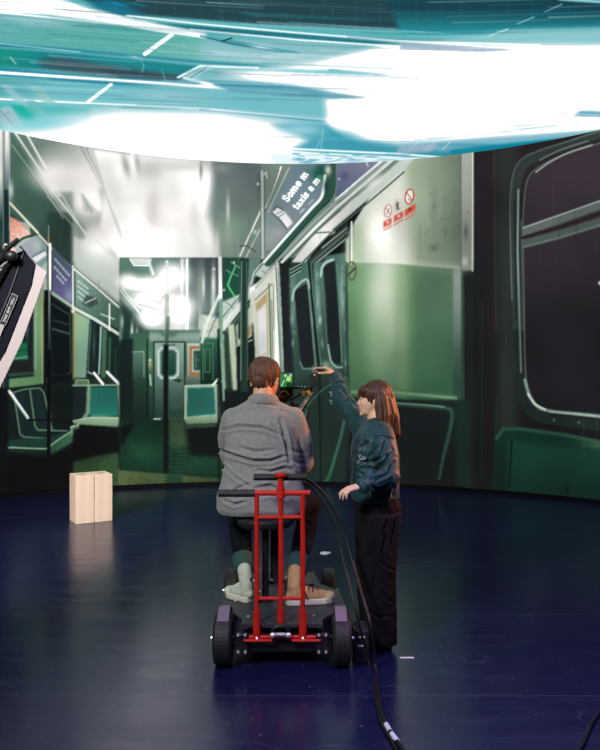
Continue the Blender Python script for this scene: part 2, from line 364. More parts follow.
# seat pair
rect(73, 378, 122, 386, (34, 60, 44), a=.8, blur=.6); poly([(75, 378), (89, 380), (89, 385), (74, 385)], (90, 120, 78)); line([(76, 384), (77, 380), (88, 380), (89, 384)], 1, (140, 170, 130))
poly([(73, 386), (87, 386), (86, 418), (73, 421)], (23, 44, 44)); line([(73, 385.5), (118, 385)], 1.7, (140, 172, 140)); poly([(87, 385), (91, 385), (91, 412), (84, 421), (80, 421), (86, 412)], (120, 160, 120))
poly([(90.5, 387), (117, 387), (118.5, 416), (90, 417)], (18, 110, 96), g=(100, 392, 104, 418, (24, 128, 108))); glow(104, 400, 9, 7, (36, 96, 92), .6); glow(99, 416, 9, 2, (80, 160, 140), .7)
line([(118.5, 386), (120.5, 418)], 3, (122, 160, 124)); poly([(73, 421), (90, 417), (118, 417), (121, 420), (118, 427), (74, 424)], (148, 186, 142), g=(96, 418, 96, 428, (104, 146, 104)))
line([(73, 421), (90, 417.5), (118, 418)], 1.2, (196, 216, 180), .8)
line([(94, 373), (103, 384)], 2.6, (236, 240, 236)); line([(107, 372), (119, 384)], 2.8, (240, 242, 238)); line([(88, 372), (92, 374)], 1.4, (150, 180, 160)); line([(122, 416), (126, 413)], 1.8, (90, 160, 150)); line([(119, 422), (127, 415)], 1.6, (60, 100, 90))
poly([(73, 428), (120, 428), (122, 456), (73, 460)], (12, 14, 16), blur=1.5)
poly([(73, 462), (96, 456), (118, 452), (120, 496), (73, 498)], (34, 58, 34), noise=.10, blur=1, g=(80, 456, 90, 486, (54, 80, 44)))
# ---- inner frame of the picture
rect(120, 258, 350, 490, (20, 42, 36))
poly([(120, 258), (222, 258), (222, 345), (120, 345)], (88, 130, 114), g=(150, 260, 215, 268, (66, 88, 86)))
poly([(120, 258), (132, 258), (136, 268), (150, 268), (156, 280), (120, 276)], (84, 128, 110)); poly([(130, 258), (151, 258), (149, 265), (134, 265)], (206, 214, 206)); line([(130, 259), (134, 265.5), (148, 265.5), (151, 260)], 1.3, (236, 242, 236)); line([(149, 262), (153, 274)], 3, (214, 224, 218))
poly([(192, 258), (221, 258), (221, 312), (190, 312)], (88, 112, 104), g=(196, 305, 219, 262, (58, 74, 78))); poly([(120, 298), (150, 333), (150, 430), (120, 440)], (30, 56, 48), blur=1.5)
glow(128, 282, 12, 9, (246, 242, 238), 1, 8, 4); glow(150, 286, 24, 10, (244, 242, 238), 1, 5, 4); glow(172, 276, 18, 14, (245, 242, 238), 1, 0, 4); glow(160, 302, 32, 10, (242, 240, 236), .95, 4, 4); glow(178, 312, 16, 18, (247, 244, 240), 1, 0, 4); glow(152, 318, 15, 11, (246, 243, 240), 1, 6, 4); glow(176, 330, 18, 5, (236, 236, 230), .9)
glow(137, 287, 10, 2, (206, 206, 200), .6); glow(160, 297, 9, 2, (206, 206, 200), .6, 14); glow(146, 305, 12, 1.8, (196, 198, 192), .6); glow(163, 310, 5, 3, (170, 176, 170), .7, 20)
rect(180, 258, 184, 300, (230, 232, 228), blur=.8); rect(185.5, 258, 188.5, 330, (244, 244, 240), blur=.6); glow(201, 285, 4, 24, (180, 196, 182), .5); glow(203.5, 286, 1.3, 12, (228, 234, 226), .9); glow(200, 325, 1.6, 14, (206, 220, 208), .8)
glow(213.5, 284, 2.2, 18, (232, 238, 232), .95); glow(214, 269, 1.4, 1.2, (240, 248, 244)); glow(213, 306, 2, 14, (190, 214, 196), .7)
glow(172, 300, 24, 28, (240, 238, 233), .6, 0, 2); glow(148, 302, 28, 12, (238, 236, 230), .5, 24, 2); line([(124, 290), (140, 292), (150, 288)], 1.8, (178, 184, 176), .6, 1.5); line([(146, 298), (160, 303), (164, 296)], 1.6, (176, 180, 172), .6, 1.5); line([(138, 304), (156, 309)], 1.6, (170, 178, 170), .6, 1.5); line([(150, 258), (154, 290)], 1.2, (190, 196, 188), .5, 1.5); line([(170, 292), (190, 293)], 1.2, (206, 206, 200), .6, 1.5); line([(168, 310), (188, 310)], 1.2, (200, 202, 196), .6, 1.5)
for p in ([(122, 288), (130, 298), (140, 308)], [(120, 290), (138, 311)], [(134, 306), (142, 316)]): line(p, 1.2, (236, 238, 232), .8)
glow(122, 322, 1.6, 7, (180, 206, 194), .8); glow(132, 332, 1.5, 9, (206, 222, 212), .9); glow(137, 336, 1.5, 8, (190, 210, 190), .8); glow(121, 336, 1.2, 8, (120, 160, 140), .6)
# bulkhead
poly([(147, 330), (221, 330), (221, 345), (216, 420), (150, 420), (147, 400)], (60, 100, 84), g=(0, 332, 0, 420, (30, 52, 44)))
rect(148, 332, 222, 342, (150, 176, 160), a=.8, blur=2); poly([(158, 331), (180, 331), (174, 337), (164, 337)], (84, 116, 102), blur=1)
poly([(130, 334), (149, 330), (150, 420), (130, 420)], (50, 96, 70), g=(0, 345, 0, 420, (22, 44, 36))); poly([(120, 340), (133, 338), (133, 430), (120, 440)], (20, 38, 36), blur=.8); poly([(133, 352), (144, 351), (144, 377), (133, 379)], (70, 110, 92), g=(0, 352, 0, 380, (44, 74, 64))); line([(133, 352), (144, 351.5), (144, 377)], 1, (120, 156, 138)); line([(147.5, 340), (147.5, 420)], 1.4, (12, 30, 24)); rect(148.5, 342, 153, 420, (64, 116, 84), g=(0, 360, 0, 418, (26, 52, 40)))
glow(150, 364, 1.6, 4, (190, 170, 110), .8); glow(150, 360, 1, 1, (240, 240, 220)); line([(150, 375), (151, 385)], 1.6, (170, 210, 180))
rect(154, 342, 184.5, 421, (132, 166, 150), g=(0, 350, 0, 412, (38, 70, 58)), noise=.04); line([(154, 421), (154, 342), (184.5, 342), (184.5, 421)], 1.3, (26, 50, 42)); line([(163, 345), (175, 345)], 1.4, (70, 96, 84), .8); glow(176, 405, 5, 6, (56, 92, 74), .7)
def rrect(x0, y0, x1, y1, r): return [(x0+r, y0), (x1-r, y0), (x1, y0+r), (x1, y1-r), (x1-r, y1), (x0+r, y1), (x0, y1-r), (x0, y0+r)]
poly(rrect(157.5, 347, 179, 379, 4), (196, 220, 206)); poly(rrect(159.5, 349, 177, 377, 3), (110, 146, 130)); poly(rrect(160.8, 350.5, 176, 375.5, 2.5), (44, 92, 76), g=(0, 352, 0, 375, (20, 66, 56)))
line([(154, 419), (160, 419)], 1.6, (190, 210, 170)); glow(179, 381, 2.6, 1.4, (30, 44, 38)); line([(174, 380), (180, 380)], 1.2, (20, 30, 28))
rect(187, 343, 201, 381, (176, 196, 182), g=(0, 345, 0, 380, (126, 150, 132))); rect(189.5, 346, 200, 376.5, (166, 106, 56)); rect(192, 349, 202, 372, (190, 206, 190)); rect(193.3, 350.5, 202, 370.5, (34, 78, 62)); line([(196, 354), (196, 368)], .7, (100, 150, 130)); line([(193, 360), (200, 360)], .7, (90, 140, 120))
poly([(200, 337), (221, 334), (221, 386), (200, 386)], (36, 104, 70), g=(0, 340, 0, 384, (16, 40, 34)), blur=.6)
for q in ([(203, 380), (203, 343), (213, 343), (213, 380)], [(205, 372), (205, 349), (210, 349), (210, 372), (205, 372)]): line(q, .8, (84, 150, 110), .8)
rect(185.5, 376, 200, 386, (96, 120, 104), g=(0, 377, 0, 386, (60, 82, 70)))
# floor of the carriage
poly([(120, 420), (222, 420), (240, 490), (120, 470)], (16, 48, 34), noise=.07, g=(150, 420, 150, 470, (18, 56, 38))); glow(146, 452, 18, 12, (24, 84, 50), .7); glow(138, 428, 14, 4, (16, 54, 38), .7)
poly([(120, 428), (135, 422), (128, 436), (120, 448)], (11, 18, 18), blur=1.5); rect(168, 418, 187, 445, (58, 86, 54), a=.75, blur=3, noise=.08); glow(178, 440, 10, 9, (52, 84, 52), .7)
for k in range(16):
    y = 424+k*3.9; x = 170+(k*37 % 11); line([(x, y), (x+12+(k*7 % 13), y+.4)], 1.1, (84, 118, 72), .35, 1.2, 0)
    x = 122+(k*29 % 26); line([(x, y+12), (x+12, y+12.4)], 1, (34, 100, 66), .35, 1.2, 0)
poly([(186, 428), (219, 424), (240, 430), (240, 460), (190, 456)], (13, 22, 20), blur=2.5); poly([(190, 456), (240, 458), (240, 476), (186, 472)], (22, 66, 44), blur=2, noise=.1)
poly([(118, 470), (165, 474), (240, 480), (240, 500), (73, 500), (73, 489), (118, 488)], (82, 102, 56), noise=.10, g=(120, 0, 215, 0, (58, 82, 46))); poly([(166, 474), (182, 475), (184, 492), (164, 492)], (22, 62, 42), a=.8, blur=1.5)
poly([(100, 462), (118, 454), (118, 472), (100, 478)], (48, 80, 44), blur=.6, noise=.1)
# centre pole
glow(167, 262, 1.5, 1.8, (240, 248, 246)); line([(167, 266), (167, 300)], 4, (216, 222, 214), .8, 1.6); line([(167, 296), (166.6, 340)], 4.4, (150, 172, 158), .6, 1.8); line([(168, 318), (166, 352)], 3.8, (44, 84, 66), .5, 1.4, 1); rect(163.6, 345, 168.6, 473, (12, 24, 21), blur=.3); line([(168.4, 350), (168.4, 420)], .8, (40, 90, 66), .8)
# seat on the right
poly([(185, 385), (217, 384), (219, 418), (185, 421)], (146, 176, 148)); poly([(187.5, 388), (214, 387.5), (215.5, 414), (187, 417)], (24, 98, 86), g=(190, 390, 205, 416, (26, 110, 94))); glow(201, 402, 8, 7, (36, 88, 80), .5); glow(206, 416.5, 7, 1.4, (130, 200, 180), .8)
poly([(184.5, 417), (219, 416), (218, 423), (187, 425)], (140, 172, 132), g=(0, 417, 0, 425, (92, 124, 90))); poly([(186, 424), (217, 423), (216, 427), (187, 428)], (46, 70, 50)); line([(218, 386), (219.5, 418)], 2, (120, 150, 120)); line([(185, 419), (185, 386), (217, 385)], 1.1, (190, 212, 180), .8)
line([(213, 385), (218, 379)], 2.2, (222, 232, 222)); line([(222, 381), (226, 378.5), (232, 379), (238, 381)], 2, (120, 150, 132)); rect(224, 380, 244, 480, (22, 30, 30), a=.9, blur=.5); line([(222, 387), (242, 387)], 1.6, (110, 100, 60)); line([(222, 382), (226, 379), (233, 379.5)], 1.8, (130, 160, 142))
# ---- right part: map panel, rails, side wall
poly([(222, 258), (245, 258), (245, 392), (222, 392)], (52, 88, 74), g=(0, 262, 0, 385, (30, 50, 42)))
poly([(224, 258), (242, 258), (240, 300), (222, 312)], (30, 84, 62)); line([(235.5, 266), (227.5, 285), (235, 297)], 1.5, (66, 222, 132)); line([(226, 270), (238, 276)], .8, (110, 180, 150)); line([(231, 262), (240, 268)], .8, (150, 190, 170)); glow(234, 262.5, 1.2, 1.2, (220, 240, 230)); glow(224, 290, 1.2, 1.2, (200, 230, 215))
poly([(222, 302), (240, 294), (238, 306), (222, 330)], (176, 194, 180), noise=.1); line([(224, 300), (238, 312)], 1.2, (100, 130, 112), .7); poly([(201, 314), (219, 318), (219, 338), (201, 338)], (186, 196, 182), blur=.8, noise=.1); line([(206, 326), (216, 322)], 1.2, (214, 186, 150), .8); line([(206, 332), (216, 327)], 1, (140, 160, 144), .8)
line([(202, 342), (208, 320), (219, 296)], 3, (206, 218, 208), .9, 1.2); line([(205, 345), (214, 322), (221, 310)], 1, (60, 96, 80), .8)
line([(223, 328), (240, 306), (256, 287)], 6, (214, 222, 214), .95, 1.2); line([(226, 332), (250, 303)], 1.4, (88, 112, 98)); line([(222, 318), (240, 296)], 1, (80, 110, 94))
poly([(249, 258), (262, 258), (253, 284), (247, 288)], (96, 130, 114)); poly([(254, 275), (268, 258), (276, 260), (262, 278)], (184, 204, 194)); line([(262, 263), (254, 272), (251, 284)], 1.2, (220, 230, 224), .9); line([(262, 271), (268, 274)], .8, (80, 110, 96))
poly([(250, 290), (258, 282), (276, 262), (283, 262), (283, 400), (250, 400)], (212, 212, 196), g=(0, 300, 0, 380, (186, 192, 172))); glow(252, 289, 6, 4, (240, 244, 240)); line([(256, 288), (276, 265)], 1.6, (56, 84, 72)); line([(253, 292), (275, 266)], 2, (206, 214, 206), .8); line([(255, 300), (272, 284)], 1, (96, 120, 100))
poly([(255, 305), (267, 292), (268, 300), (257, 312)], (188, 164, 108)); poly([(258, 311), (266, 305), (266, 352), (259, 356)], (222, 222, 220)); glow(263, 340, 2, 10, (196, 206, 214), .6); line([(267, 292), (268, 356)], 1.6, (196, 180, 130)); line([(269, 284), (271, 360)], 1.6, (96, 122, 86)); line([(271.5, 300), (273, 360)], 1.2, (130, 150, 116)); rect(274.5, 268, 279, 390, (228, 232, 222), blur=.6); line([(273.5, 284), (274, 330)], .8, (110, 130, 112)); line([(276, 268), (281, 375)], 1.2, (70, 110, 96)); line([(279.5, 268), (284, 375)], 1.2, (196, 216, 206)); line([(278, 268), (282.4, 375)], 1, (90, 120, 108), .8)
poly([(251, 306), (255, 300), (258, 356), (258, 392), (253, 385)], (206, 214, 188))
poly([(236, 340), (253, 322), (255, 350), (255, 400), (236, 400)], (22, 36, 36)); poly([(236, 326), (245, 312), (252, 304), (252, 336), (237, 346)], (190, 200, 176)); poly([(238, 322), (241, 319), (241, 338), (238, 340)], (40, 60, 52)); poly([(246.5, 328), (251, 324), (251, 334), (246.5, 338)], (178, 140, 86)); line([(237, 346), (252, 340)], 1.6, (150, 186, 136))
poly([(228, 325), (234, 324), (236, 345), (237, 390), (233, 390)], (188, 206, 172), blur=.5); line([(223, 335), (225, 388)], 2.4, (160, 190, 168), .8, 1.2); line([(229, 340), (232, 388)], 1, (96, 130, 100)); poly([(224, 340), (228, 335), (230, 388), (226, 388)], (40, 70, 52), blur=.5)
line([(220, 258), (220.4, 300)], 3.6, (236, 240, 236)); line([(221, 300), (221, 345)], 3.4, (110, 160, 132), .95); line([(221.4, 345), (223.8, 400)], 2.2, (150, 190, 164), .8); line([(218.5, 330), (219, 480)], 3, (16, 32, 28), .7)
rect(240.5, 258, 248, 392, (34, 66, 54), blur=.4); line([(241.6, 262), (240.8, 380)], 1.2, (120, 160, 140), .8); line([(246.6, 262), (247.6, 380)], .9, (90, 130, 110), .7); glow(244, 320, 2, 30, (22, 54, 42), .7)
# dark jamb and sliding doors
poly([(281, 258), (350, 258), (350, 492), (292, 492), (284, 380)], (30, 48, 42)); poly([(279, 262), (292, 258), (291, 300), (296, 400), (286, 400)], (28, 36, 39), blur=.4)
poly([(289, 268), (310, 257), (314, 300), (320, 400), (312, 490), (300, 490), (295, 400), (291, 320)], (66, 108, 94), g=(300, 262, 304, 440, (28, 44, 38)), noise=.035)
poly([(313, 258), (348, 252), (350, 400), (344, 492), (318, 492), (320, 400), (316, 330)], (64, 106, 92), g=(320, 262, 330, 440, (28, 46, 40)), noise=.035)
glow(293, 300, 3, 30, (116, 160, 142), .6); glow(318, 300, 3, 30, (130, 168, 152), .7, -3); glow(320, 320, 1.6, 4, (214, 230, 220), .7); glow(342, 296, 3, 26, (150, 182, 166), .8); glow(346, 350, 2.5, 26, (80, 126, 108), .6); glow(331, 368, 6, 3, (110, 150, 130), .6); glow(311, 290, 1.4, 16, (120, 160, 142), .7, -4); glow(312, 335, 1.6, 24, (120, 160, 142), .5, -4)
for k in range(34):
    x = (290+prng.rand()*5, 315+prng.rand()*8, 341+prng.rand()*5, 309+prng.rand()*3)[k % 4]; y = 265+prng.rand()*110; glow(x+(y-265)*.03, y, .5+prng.rand()*1.3, 1+prng.rand()*5, ((150, 186, 170), (34, 62, 56))[k % 3 == 0], .25+.3*prng.rand())
for k in range(3): line([(290.5, 268+k*3.6), (301, 262+k*3.4)], 1.3, (20, 36, 34)); line([(290.5, 269.6+k*3.6), (301, 263.6+k*3.4)], .8, (170, 196, 182), .8)
line([(308.6, 259), (312, 300), (319, 366), (322, 400), (320, 486)], 2, (18, 28, 28)); line([(310.4, 258), (314, 300), (321, 366)], .8, (90, 130, 116), .8)
poly([(294, 292), (297, 289), (306, 283.5), (307.5, 286), (311, 320), (314.5, 364), (312, 367), (304, 368), (301, 364), (297, 325)], (28, 36, 38)); line(curve([(292.5, 300), (294, 291), (299, 284), (305, 279.5), (308, 281), (309, 288)]), 2.2, (156, 188, 172), .9); line([(300, 362), (303, 369), (314, 368.5)], 1.6, (96, 136, 118), .8); line([(308, 284), (315.6, 366)], 1.2, (110, 148, 132), .7)
poly([(323, 268), (327, 264), (335, 261), (337, 290), (341, 345), (341, 363), (336, 365), (330.5, 360), (328, 340), (326, 300)], (30, 38, 40)); line(curve([(321, 276), (322, 268), (326, 262.5), (333, 259.5)]), 2.6, (170, 196, 182), .9); line(curve([(328, 345), (331, 361), (337, 367), (342, 367)]), 2, (130, 170, 148), .9); line([(322, 276), (327, 345)], 1, (90, 130, 114), .8); line([(337, 264), (342, 362)], 1.2, (96, 130, 118))
glow(326, 364, 4, 3, (150, 184, 162), .6); line([(346.5, 262), (347.5, 395)], 1.4, (34, 64, 54))
# lower half of the doors and the heater panel
poly([(296, 380), (350, 372), (352, 492), (300, 492)], (30, 48, 42), a=.75, blur=4); line([(319, 375), (321, 484)], 1.2, (16, 24, 24))
line(curve([(302, 452), (306, 412), (316, 396), (330, 385), (346, 378)]), 1.8, (58, 112, 86), .6); glow(338, 379, 6, 3, (110, 160, 130), .5, -15)
line([(350, 396), (340, 440), (330, 474), (326, 481)], 3, (44, 104, 76), .9, 1.6); line(curve([(330, 474), (326, 482), (318, 484), (308, 484)]), 3.2, (34, 90, 64), .8, 1.6); line([(346, 378), (350, 396)], 3, (58, 116, 86), .5, 1.5)
words('T', 329, 396, (5, 0), (0, -4), (126, 176, 154), .9); line([(329.5, 400.5), (331.5, 400.5), (331.5, 404)], .9, (110, 160, 140)); line([(334, 401), (338, 401)], .9, (110, 160, 140)); line([(334, 404), (338, 403)], .9, (90, 140, 120))
rect(300, 484, 480, 520, (14, 16, 19), a=.9, blur=1.5)
# green wall
poly([(347, 258), (470, 262), (470, 400), (350, 400)], (96, 146, 96), g=(0, 300, 0, 400, (54, 98, 62)), noise=.015)
glow(384, 296, 19, 70, (196, 208, 184), .92, 0, 2.4); glow(380, 340, 12, 30, (120, 160, 112), .6); glow(403, 310, 8, 70, (140, 168, 126), .7); poly([(412, 258), (470, 262), (470, 400), (416, 400)], (86, 122, 90), blur=7, g=(0, 270, 0, 390, (44, 84, 58)))
rect(453, 266, 461.5, 400, (140, 158, 148), blur=.9, g=(0, 275, 0, 380, (40, 70, 56))); rect(462, 262, 476, 500, (30, 33, 34), blur=.8); line([(463.5, 270), (463.5, 480)], 1.4, (36, 84, 62), .8, 1)
line([(352, 392), (400, 393), (456, 398)], 3, (104, 140, 104), .85, 1.6); line([(400, 390), (456, 395)], 1, (60, 90, 64), .8)
poly([(352, 397), (466, 402), (466, 486), (345, 486)], (26, 38, 36), blur=1.5, g=(0, 400, 0, 480, (24, 27, 30)))
line(curve([(396, 404), (425, 406), (446, 408), (452, 413), (450, 430), (442, 462), (439, 478)]), 3.4, (42, 92, 68), .8, 2.4); line(curve([(396, 403), (425, 405), (444, 407)]), 1.2, (120, 160, 124), .7, 1); poly([(398, 408), (448, 412), (438, 478), (396, 478)], (24, 30, 32), blur=1)
rect(456, 400, 470, 486, (22, 50, 40), blur=2, a=.8)
# bright upper overlay of the wall
poly([(346, 262), (346, 236), (398, 150), (474, 148), (474, 270), (400, 264)], (196, 206, 186), noise=.02, g=(350, 0, 378, 0, (214, 218, 202)))
poly([(404, 150), (474, 148), (474, 270), (412, 265)], (152, 172, 142), blur=5, g=(415, 0, 460, 0, (98, 116, 96))); poly([(346, 262), (346, 236), (362, 218), (366, 263)], (168, 190, 156), a=.8, blur=3); glow(385, 232, 12, 26, (230, 230, 220), .8); glow(372, 178, 10, 8, (190, 204, 186), .5)
rect(474, 140, 490, 300, (38, 44, 42), blur=1); poly([(346, 262.5), (400, 264.5), (474, 270.8), (474, 300), (346, 300)], (96, 146, 96), a=0)
for k in range(46):
    x = 424+prng.rand()**.7*36; y = 185+prng.rand()*75; glow(x, y, .4+prng.rand()*1.6, .4+prng.rand()*1.0, (84, 102, 84), .12+.25*prng.rand()); line([(x, y), (x+prng.rand()*5-1, y+prng.rand()*4-3)], .5, (70, 88, 72), .35)
glow(434, 205, 3, 22, (96, 116, 96), .5); glow(434, 248, 4, 3, (64, 80, 68), .5)
rect(461, 148, 471, 270.5, (158, 166, 156), blur=.5, noise=.04, g=(0, 150, 0, 265, (120, 132, 120))); line([(472.6, 148), (472.6, 271)], 1.6, (206, 208, 186)); line([(461, 150), (461, 270)], 1, (86, 100, 88)); glow(466, 232, 2.5, 8, (80, 86, 78), .7); glow(468, 212, 1, 1.5, (190, 90, 70), .8); glow(465, 262, 3, 5, (196, 200, 190), .7)
line([(351.6, 222), (351.6, 264)], 1.8, (226, 232, 222)); line([(350, 226), (350, 262)], 1, (90, 110, 96)); rect(344.5, 227, 349, 236, (44, 56, 54)); line([(346, 229), (348, 234)], .8, (220, 220, 214))
# strap ring
line([(351.8+4.2*math.cos(t*.349), 271+9*math.sin(t*.349)) for t in range(19)], 1.7, (92, 94, 70)); line([(348.6, 274.5), (354.8, 268.5)], 1.6, (52, 60, 50)); line([(352, 262), (352, 268)], 1, (120, 110, 80))
# the three safety pictograms
for cx, cy, q, c in ((388, 211, .0, (206, 120, 110)), (397.6, 205, 1, (206, 190, 170)), (409.4, 196.5, 2, (196, 52, 48))):
    rr = (3.7, 6.2) if q < 2 else (4.3, 7.2)
    poly([(cx+rr[0]*math.cos(t*.3142), cy+rr[1]*math.sin(t*.3142)-rr[0]*math.cos(t*.3142)*.35) for t in range(20)], (232, 230, 218), a=.8)
    line([(cx+rr[0]*math.cos(t*.3142), cy+rr[1]*math.sin(t*.3142)-rr[0]*math.cos(t*.3142)*.35) for t in range(21)], 1.0 if q < 2 else 1.3, c)
    if q != 1: line([(cx-rr[0]*.6, cy-rr[1]*.55), (cx+rr[0]*.6, cy+rr[1]*.5)], 1., c)
    if q == 1: glow(cx-.3, cy, 1.5, 3.4, (36, 66, 48), .95); glow(cx+1, cy-2, .9, .9, (190, 110, 70)); glow(cx+.3, cy+3.5, 1.5, 1.2, (60, 80, 60))
    if q == 0: line([(cx+1.5, cy-3), (cx-1.5, cy+3.6)], .7, (120, 120, 104))
    if q == 2: line([(cx-1, cy+2.6), (cx+1, cy+4)], .8, (120, 70, 64))
for x0, x1, y0, y1, h in ((383.6, 391.6, 221.8, 217.6, 8.6), (394, 403, 216, 211, 9), (405, 415.4, 210, 203.4, 10)):
    sl = (y1-y0)/(x1-x0); hw = h*.72
    poly([(x0, y0), (x1, y1), (x1, y1+hw), (x0, y0+hw)], (222, 72, 54)); line([(x0, y0+h), (x1, y1+h)], 1.1, (222, 96, 80), .9)
    mx, my = (x0+x1)/2, (y0+y1)/2+hw*.42; poly([(mx-1.6, my-.6), (mx, my-1.8), (mx+1.6, my-1.6), (mx+1.4, my+.8), (mx-1.3, my+1.2)], (246, 200, 190) if x0 < 404 else (120, 40, 36)); line([(x0+1.2, y0+hw-1.2), (x1-1.2, y1+hw-1.4)], .6, (244, 180, 168), .8)
# ---- overhead rail, adverts and light tube running up to the right
poly([(244, 258), (258, 222), (262, 150), (300, 150), (345, 160), (420, 150), (392, 172), (348, 210), (300, 256), (292, 258)], (110, 130, 118))
poly([(263, 244), (267, 212), (288, 176), (294, 166), (345, 160), (326, 196), (318, 204), (274, 250), (264, 250)], (96, 124, 136), g=(300, 180, 266, 246, (138, 142, 146)))
glow(322, 172, 12, 8, (18, 82, 66), .95, -40, 3); glow(278, 232, 9, 4, (168, 148, 168), .6, 20); glow(270, 238, 8, 7, (140, 160, 150), .6); glow(283, 196, 8, 6, (112, 140, 150), .5); glow(272, 222, 8, 7, (108, 142, 134), .7)
words('Some m', 287.5, 202, (3.05, -4.0), (-5.6, -3.9), (238, 240, 240), 1.9); words('taxis a m', 297.3, 210, (2.75, -3.55), (-5.2, -4.1), (232, 236, 236), 1.6)
line([(300.5, 212.5), (304, 209)], 1.6, (180, 196, 196), .9); line([(309, 204), (313, 200)], 2, (160, 180, 180), .7); words('S', 310, 176, (3, -4), (-5, -3.6), (40, 130, 100), 1.2); words('a', 320, 180, (3, -4), (-5, -3.6), (50, 140, 104), 1.2)
poly([(272, 213), (277, 207), (284, 211), (290, 218), (293, 223), (287, 229), (281, 220)], (222, 216, 220)); line(curve([(272, 213), (279, 219), (287, 229)]), 1.3, (64, 80, 76)); line([(277, 214), (283, 211)], .8, (90, 110, 100)); line([(279, 217), (284, 213.5)], .8, (90, 110, 100)); line([(273.5, 210), (277, 206.6), (283, 209.5)], 1.4, (60, 96, 80))
line([(266, 208), (281, 167)], 1.6, (226, 232, 224)); line([(268, 212), (289, 168)], 1, (180, 196, 186)); line([(265, 212), (279, 170)], .7, (60, 80, 74)); line([(240, 256), (262, 208)], 1.8, (214, 222, 212)); line([(246, 257), (262, 226)], 1.2, (200, 208, 198), .9)
line(curve([(240, 246), (246, 246), (252, 249), (256, 252)]), 1.4, (70, 92, 80)); glow(254, 238, 3, 5, (110, 140, 126), .6); glow(255, 232, 2, 2, (214, 222, 214), .7)
line([(262, 172), (262.6, 258)], 3, (190, 204, 196), .75); line([(260.6, 180), (261, 256)], 1, (84, 104, 96)); line([(264.4, 172), (264.4, 250)], .8, (70, 90, 84)); line([(264, 175), (266, 172), (267, 178)], 1, (200, 214, 208)); glow(258, 184, 1.2, 1.2, (240, 244, 240))
# curved grab rail
line(curve([(268, 262), (290, 236), (314, 210), (326, 199), (331, 188), (331, 164)]), 9, (40, 84, 66), 1, 1.2); line(curve([(264, 262), (286, 237), (310, 210), (321, 198), (324, 186), (325, 176)]), 3, (232, 238, 234), .95, 1); line(curve([(274, 262), (296, 236), (318, 212), (330, 200)]), 1, (20, 50, 40)); glow(328, 170, 3, 5, (226, 214, 206), .9); glow(326, 186, 2.4, 7, (16, 56, 42), .9); glow(333, 205, 3, 2, (150, 190, 166), .8)
poly([(336, 196), (337, 168), (352, 160), (392, 154), (376, 168), (340, 202)], (84, 98, 130), g=(340, 190, 362, 164, (126, 128, 156))); glow(345, 176, 4, 4, (60, 70, 120), .6); glow(339, 179, .8, .8, (240, 240, 240)); line([(365, 159), (368, 166)], 1.4, (200, 220, 216))
line([(336, 200), (352, 186), (384, 159)], 2.4, (230, 236, 230)); line([(276, 262), (310, 226), (338, 200), (352, 190), (388, 160)], 2.6, (140, 164, 152)); line([(282, 262), (314, 229), (336, 208), (356, 191), (392, 160)], 3, (214, 222, 214)); line([(285, 262), (317, 231), (340, 210)], 1.2, (60, 84, 74))
poly([(292, 262), (316, 233), (336, 216), (352, 200), (378, 180), (400, 160), (424, 150), (400, 172), (372, 196), (350, 215), (330, 232), (305, 262)], (206, 212, 204), g=(300, 250, 390, 172, (190, 204, 194))); poly([(292, 262), (312, 237), (326, 226), (336, 232), (322, 240), (305, 262)], (216, 214, 210)); poly([(317, 232), (334, 217), (351, 203), (348, 214), (329, 231)], (220, 216, 212)); line([(316, 233), (330, 232)], 1.4, (90, 110, 100)); glow(374, 183, 12, 5, (238, 242, 234), .8, -38)
line([(303, 262), (330, 234), (352, 216), (376, 196), (404, 172)], 1.6, (70, 92, 80)); poly([(307, 262), (332, 236), (348, 222), (348, 238), (326, 256), (324, 262)], (46, 60, 56)); line([(322, 248), (347, 228)], 1, (190, 206, 190), .8); line([(312, 262), (347, 232)], 2, (80, 100, 90)); line([(317, 262), (347, 238)], 1.4, (150, 178, 160), .8)
line([(276, 259), (300, 256)], 0.1, (0, 0, 0), 0)
# ---- right side of the carriage: big window
rect(474, 120, 850, 520, (40, 32, 37), g=(0, 200, 0, 460, (25, 26, 30))); rect(474, 262, 486, 500, (24, 30, 30), a=.6, blur=2); rect(498, 130, 518, 440, (42, 54, 48), blur=4, a=.75); line([(494, 150), (496, 330)], 1.2, (70, 88, 78), .35, 2); line([(482, 300), (482, 480)], 1, (40, 60, 52), .5); line([(497, 400), (494, 488)], 3, (34, 44, 42), .8, 2)
win = curve([(700, 104), (600, 134), (566, 146), (540, 155), (524, 165), (517, 182), (515, 210), (516, 280), (518, 340), (520, 380), (525, 402), (538, 416), (570, 422), (700, 440)])
poly(win, (36, 32, 37)); line(win, 9, (44, 58, 54), 1, 1.5); line([p for p in win if p[1] > 330], 9, (26, 42, 38), .85, 2)
line(curve([(700, 100), (600, 131), (566, 142), (538, 151), (520, 161), (512, 180), (510, 215), (512, 300)]), 1.2, (110, 130, 116), .7, 1)
inn = curve([(700, 110), (600, 143), (568, 153), (544, 164), (530, 175), (525, 192), (523, 230), (524, 300), (525.5, 370), (529, 392), (538, 406), (556, 412), (700, 430)])
poly(inn, (54, 42, 51), g=(0, 190, 0, 350, (32, 30, 35))); glow(570, 180, 50, 26, (60, 48, 60), .6)
line(inn, 1.2, (96, 112, 104), .8, 1); line(curve([(592, 145), (568, 153), (550, 162), (536, 172)]), 1.8, (146, 156, 148), .9); line(curve([(588, 141), (560, 150), (540, 160)]), 1.4, (110, 124, 116), .8)
line([(518.4, 190), (517.5, 250), (519, 300), (521, 372)], 1.7, (150, 176, 166), .85, 1, .5); line([(514.5, 200), (516, 320)], 1, (28, 20, 24)); line([(521, 220), (523, 330)], 1.2, (62, 84, 78), .9)
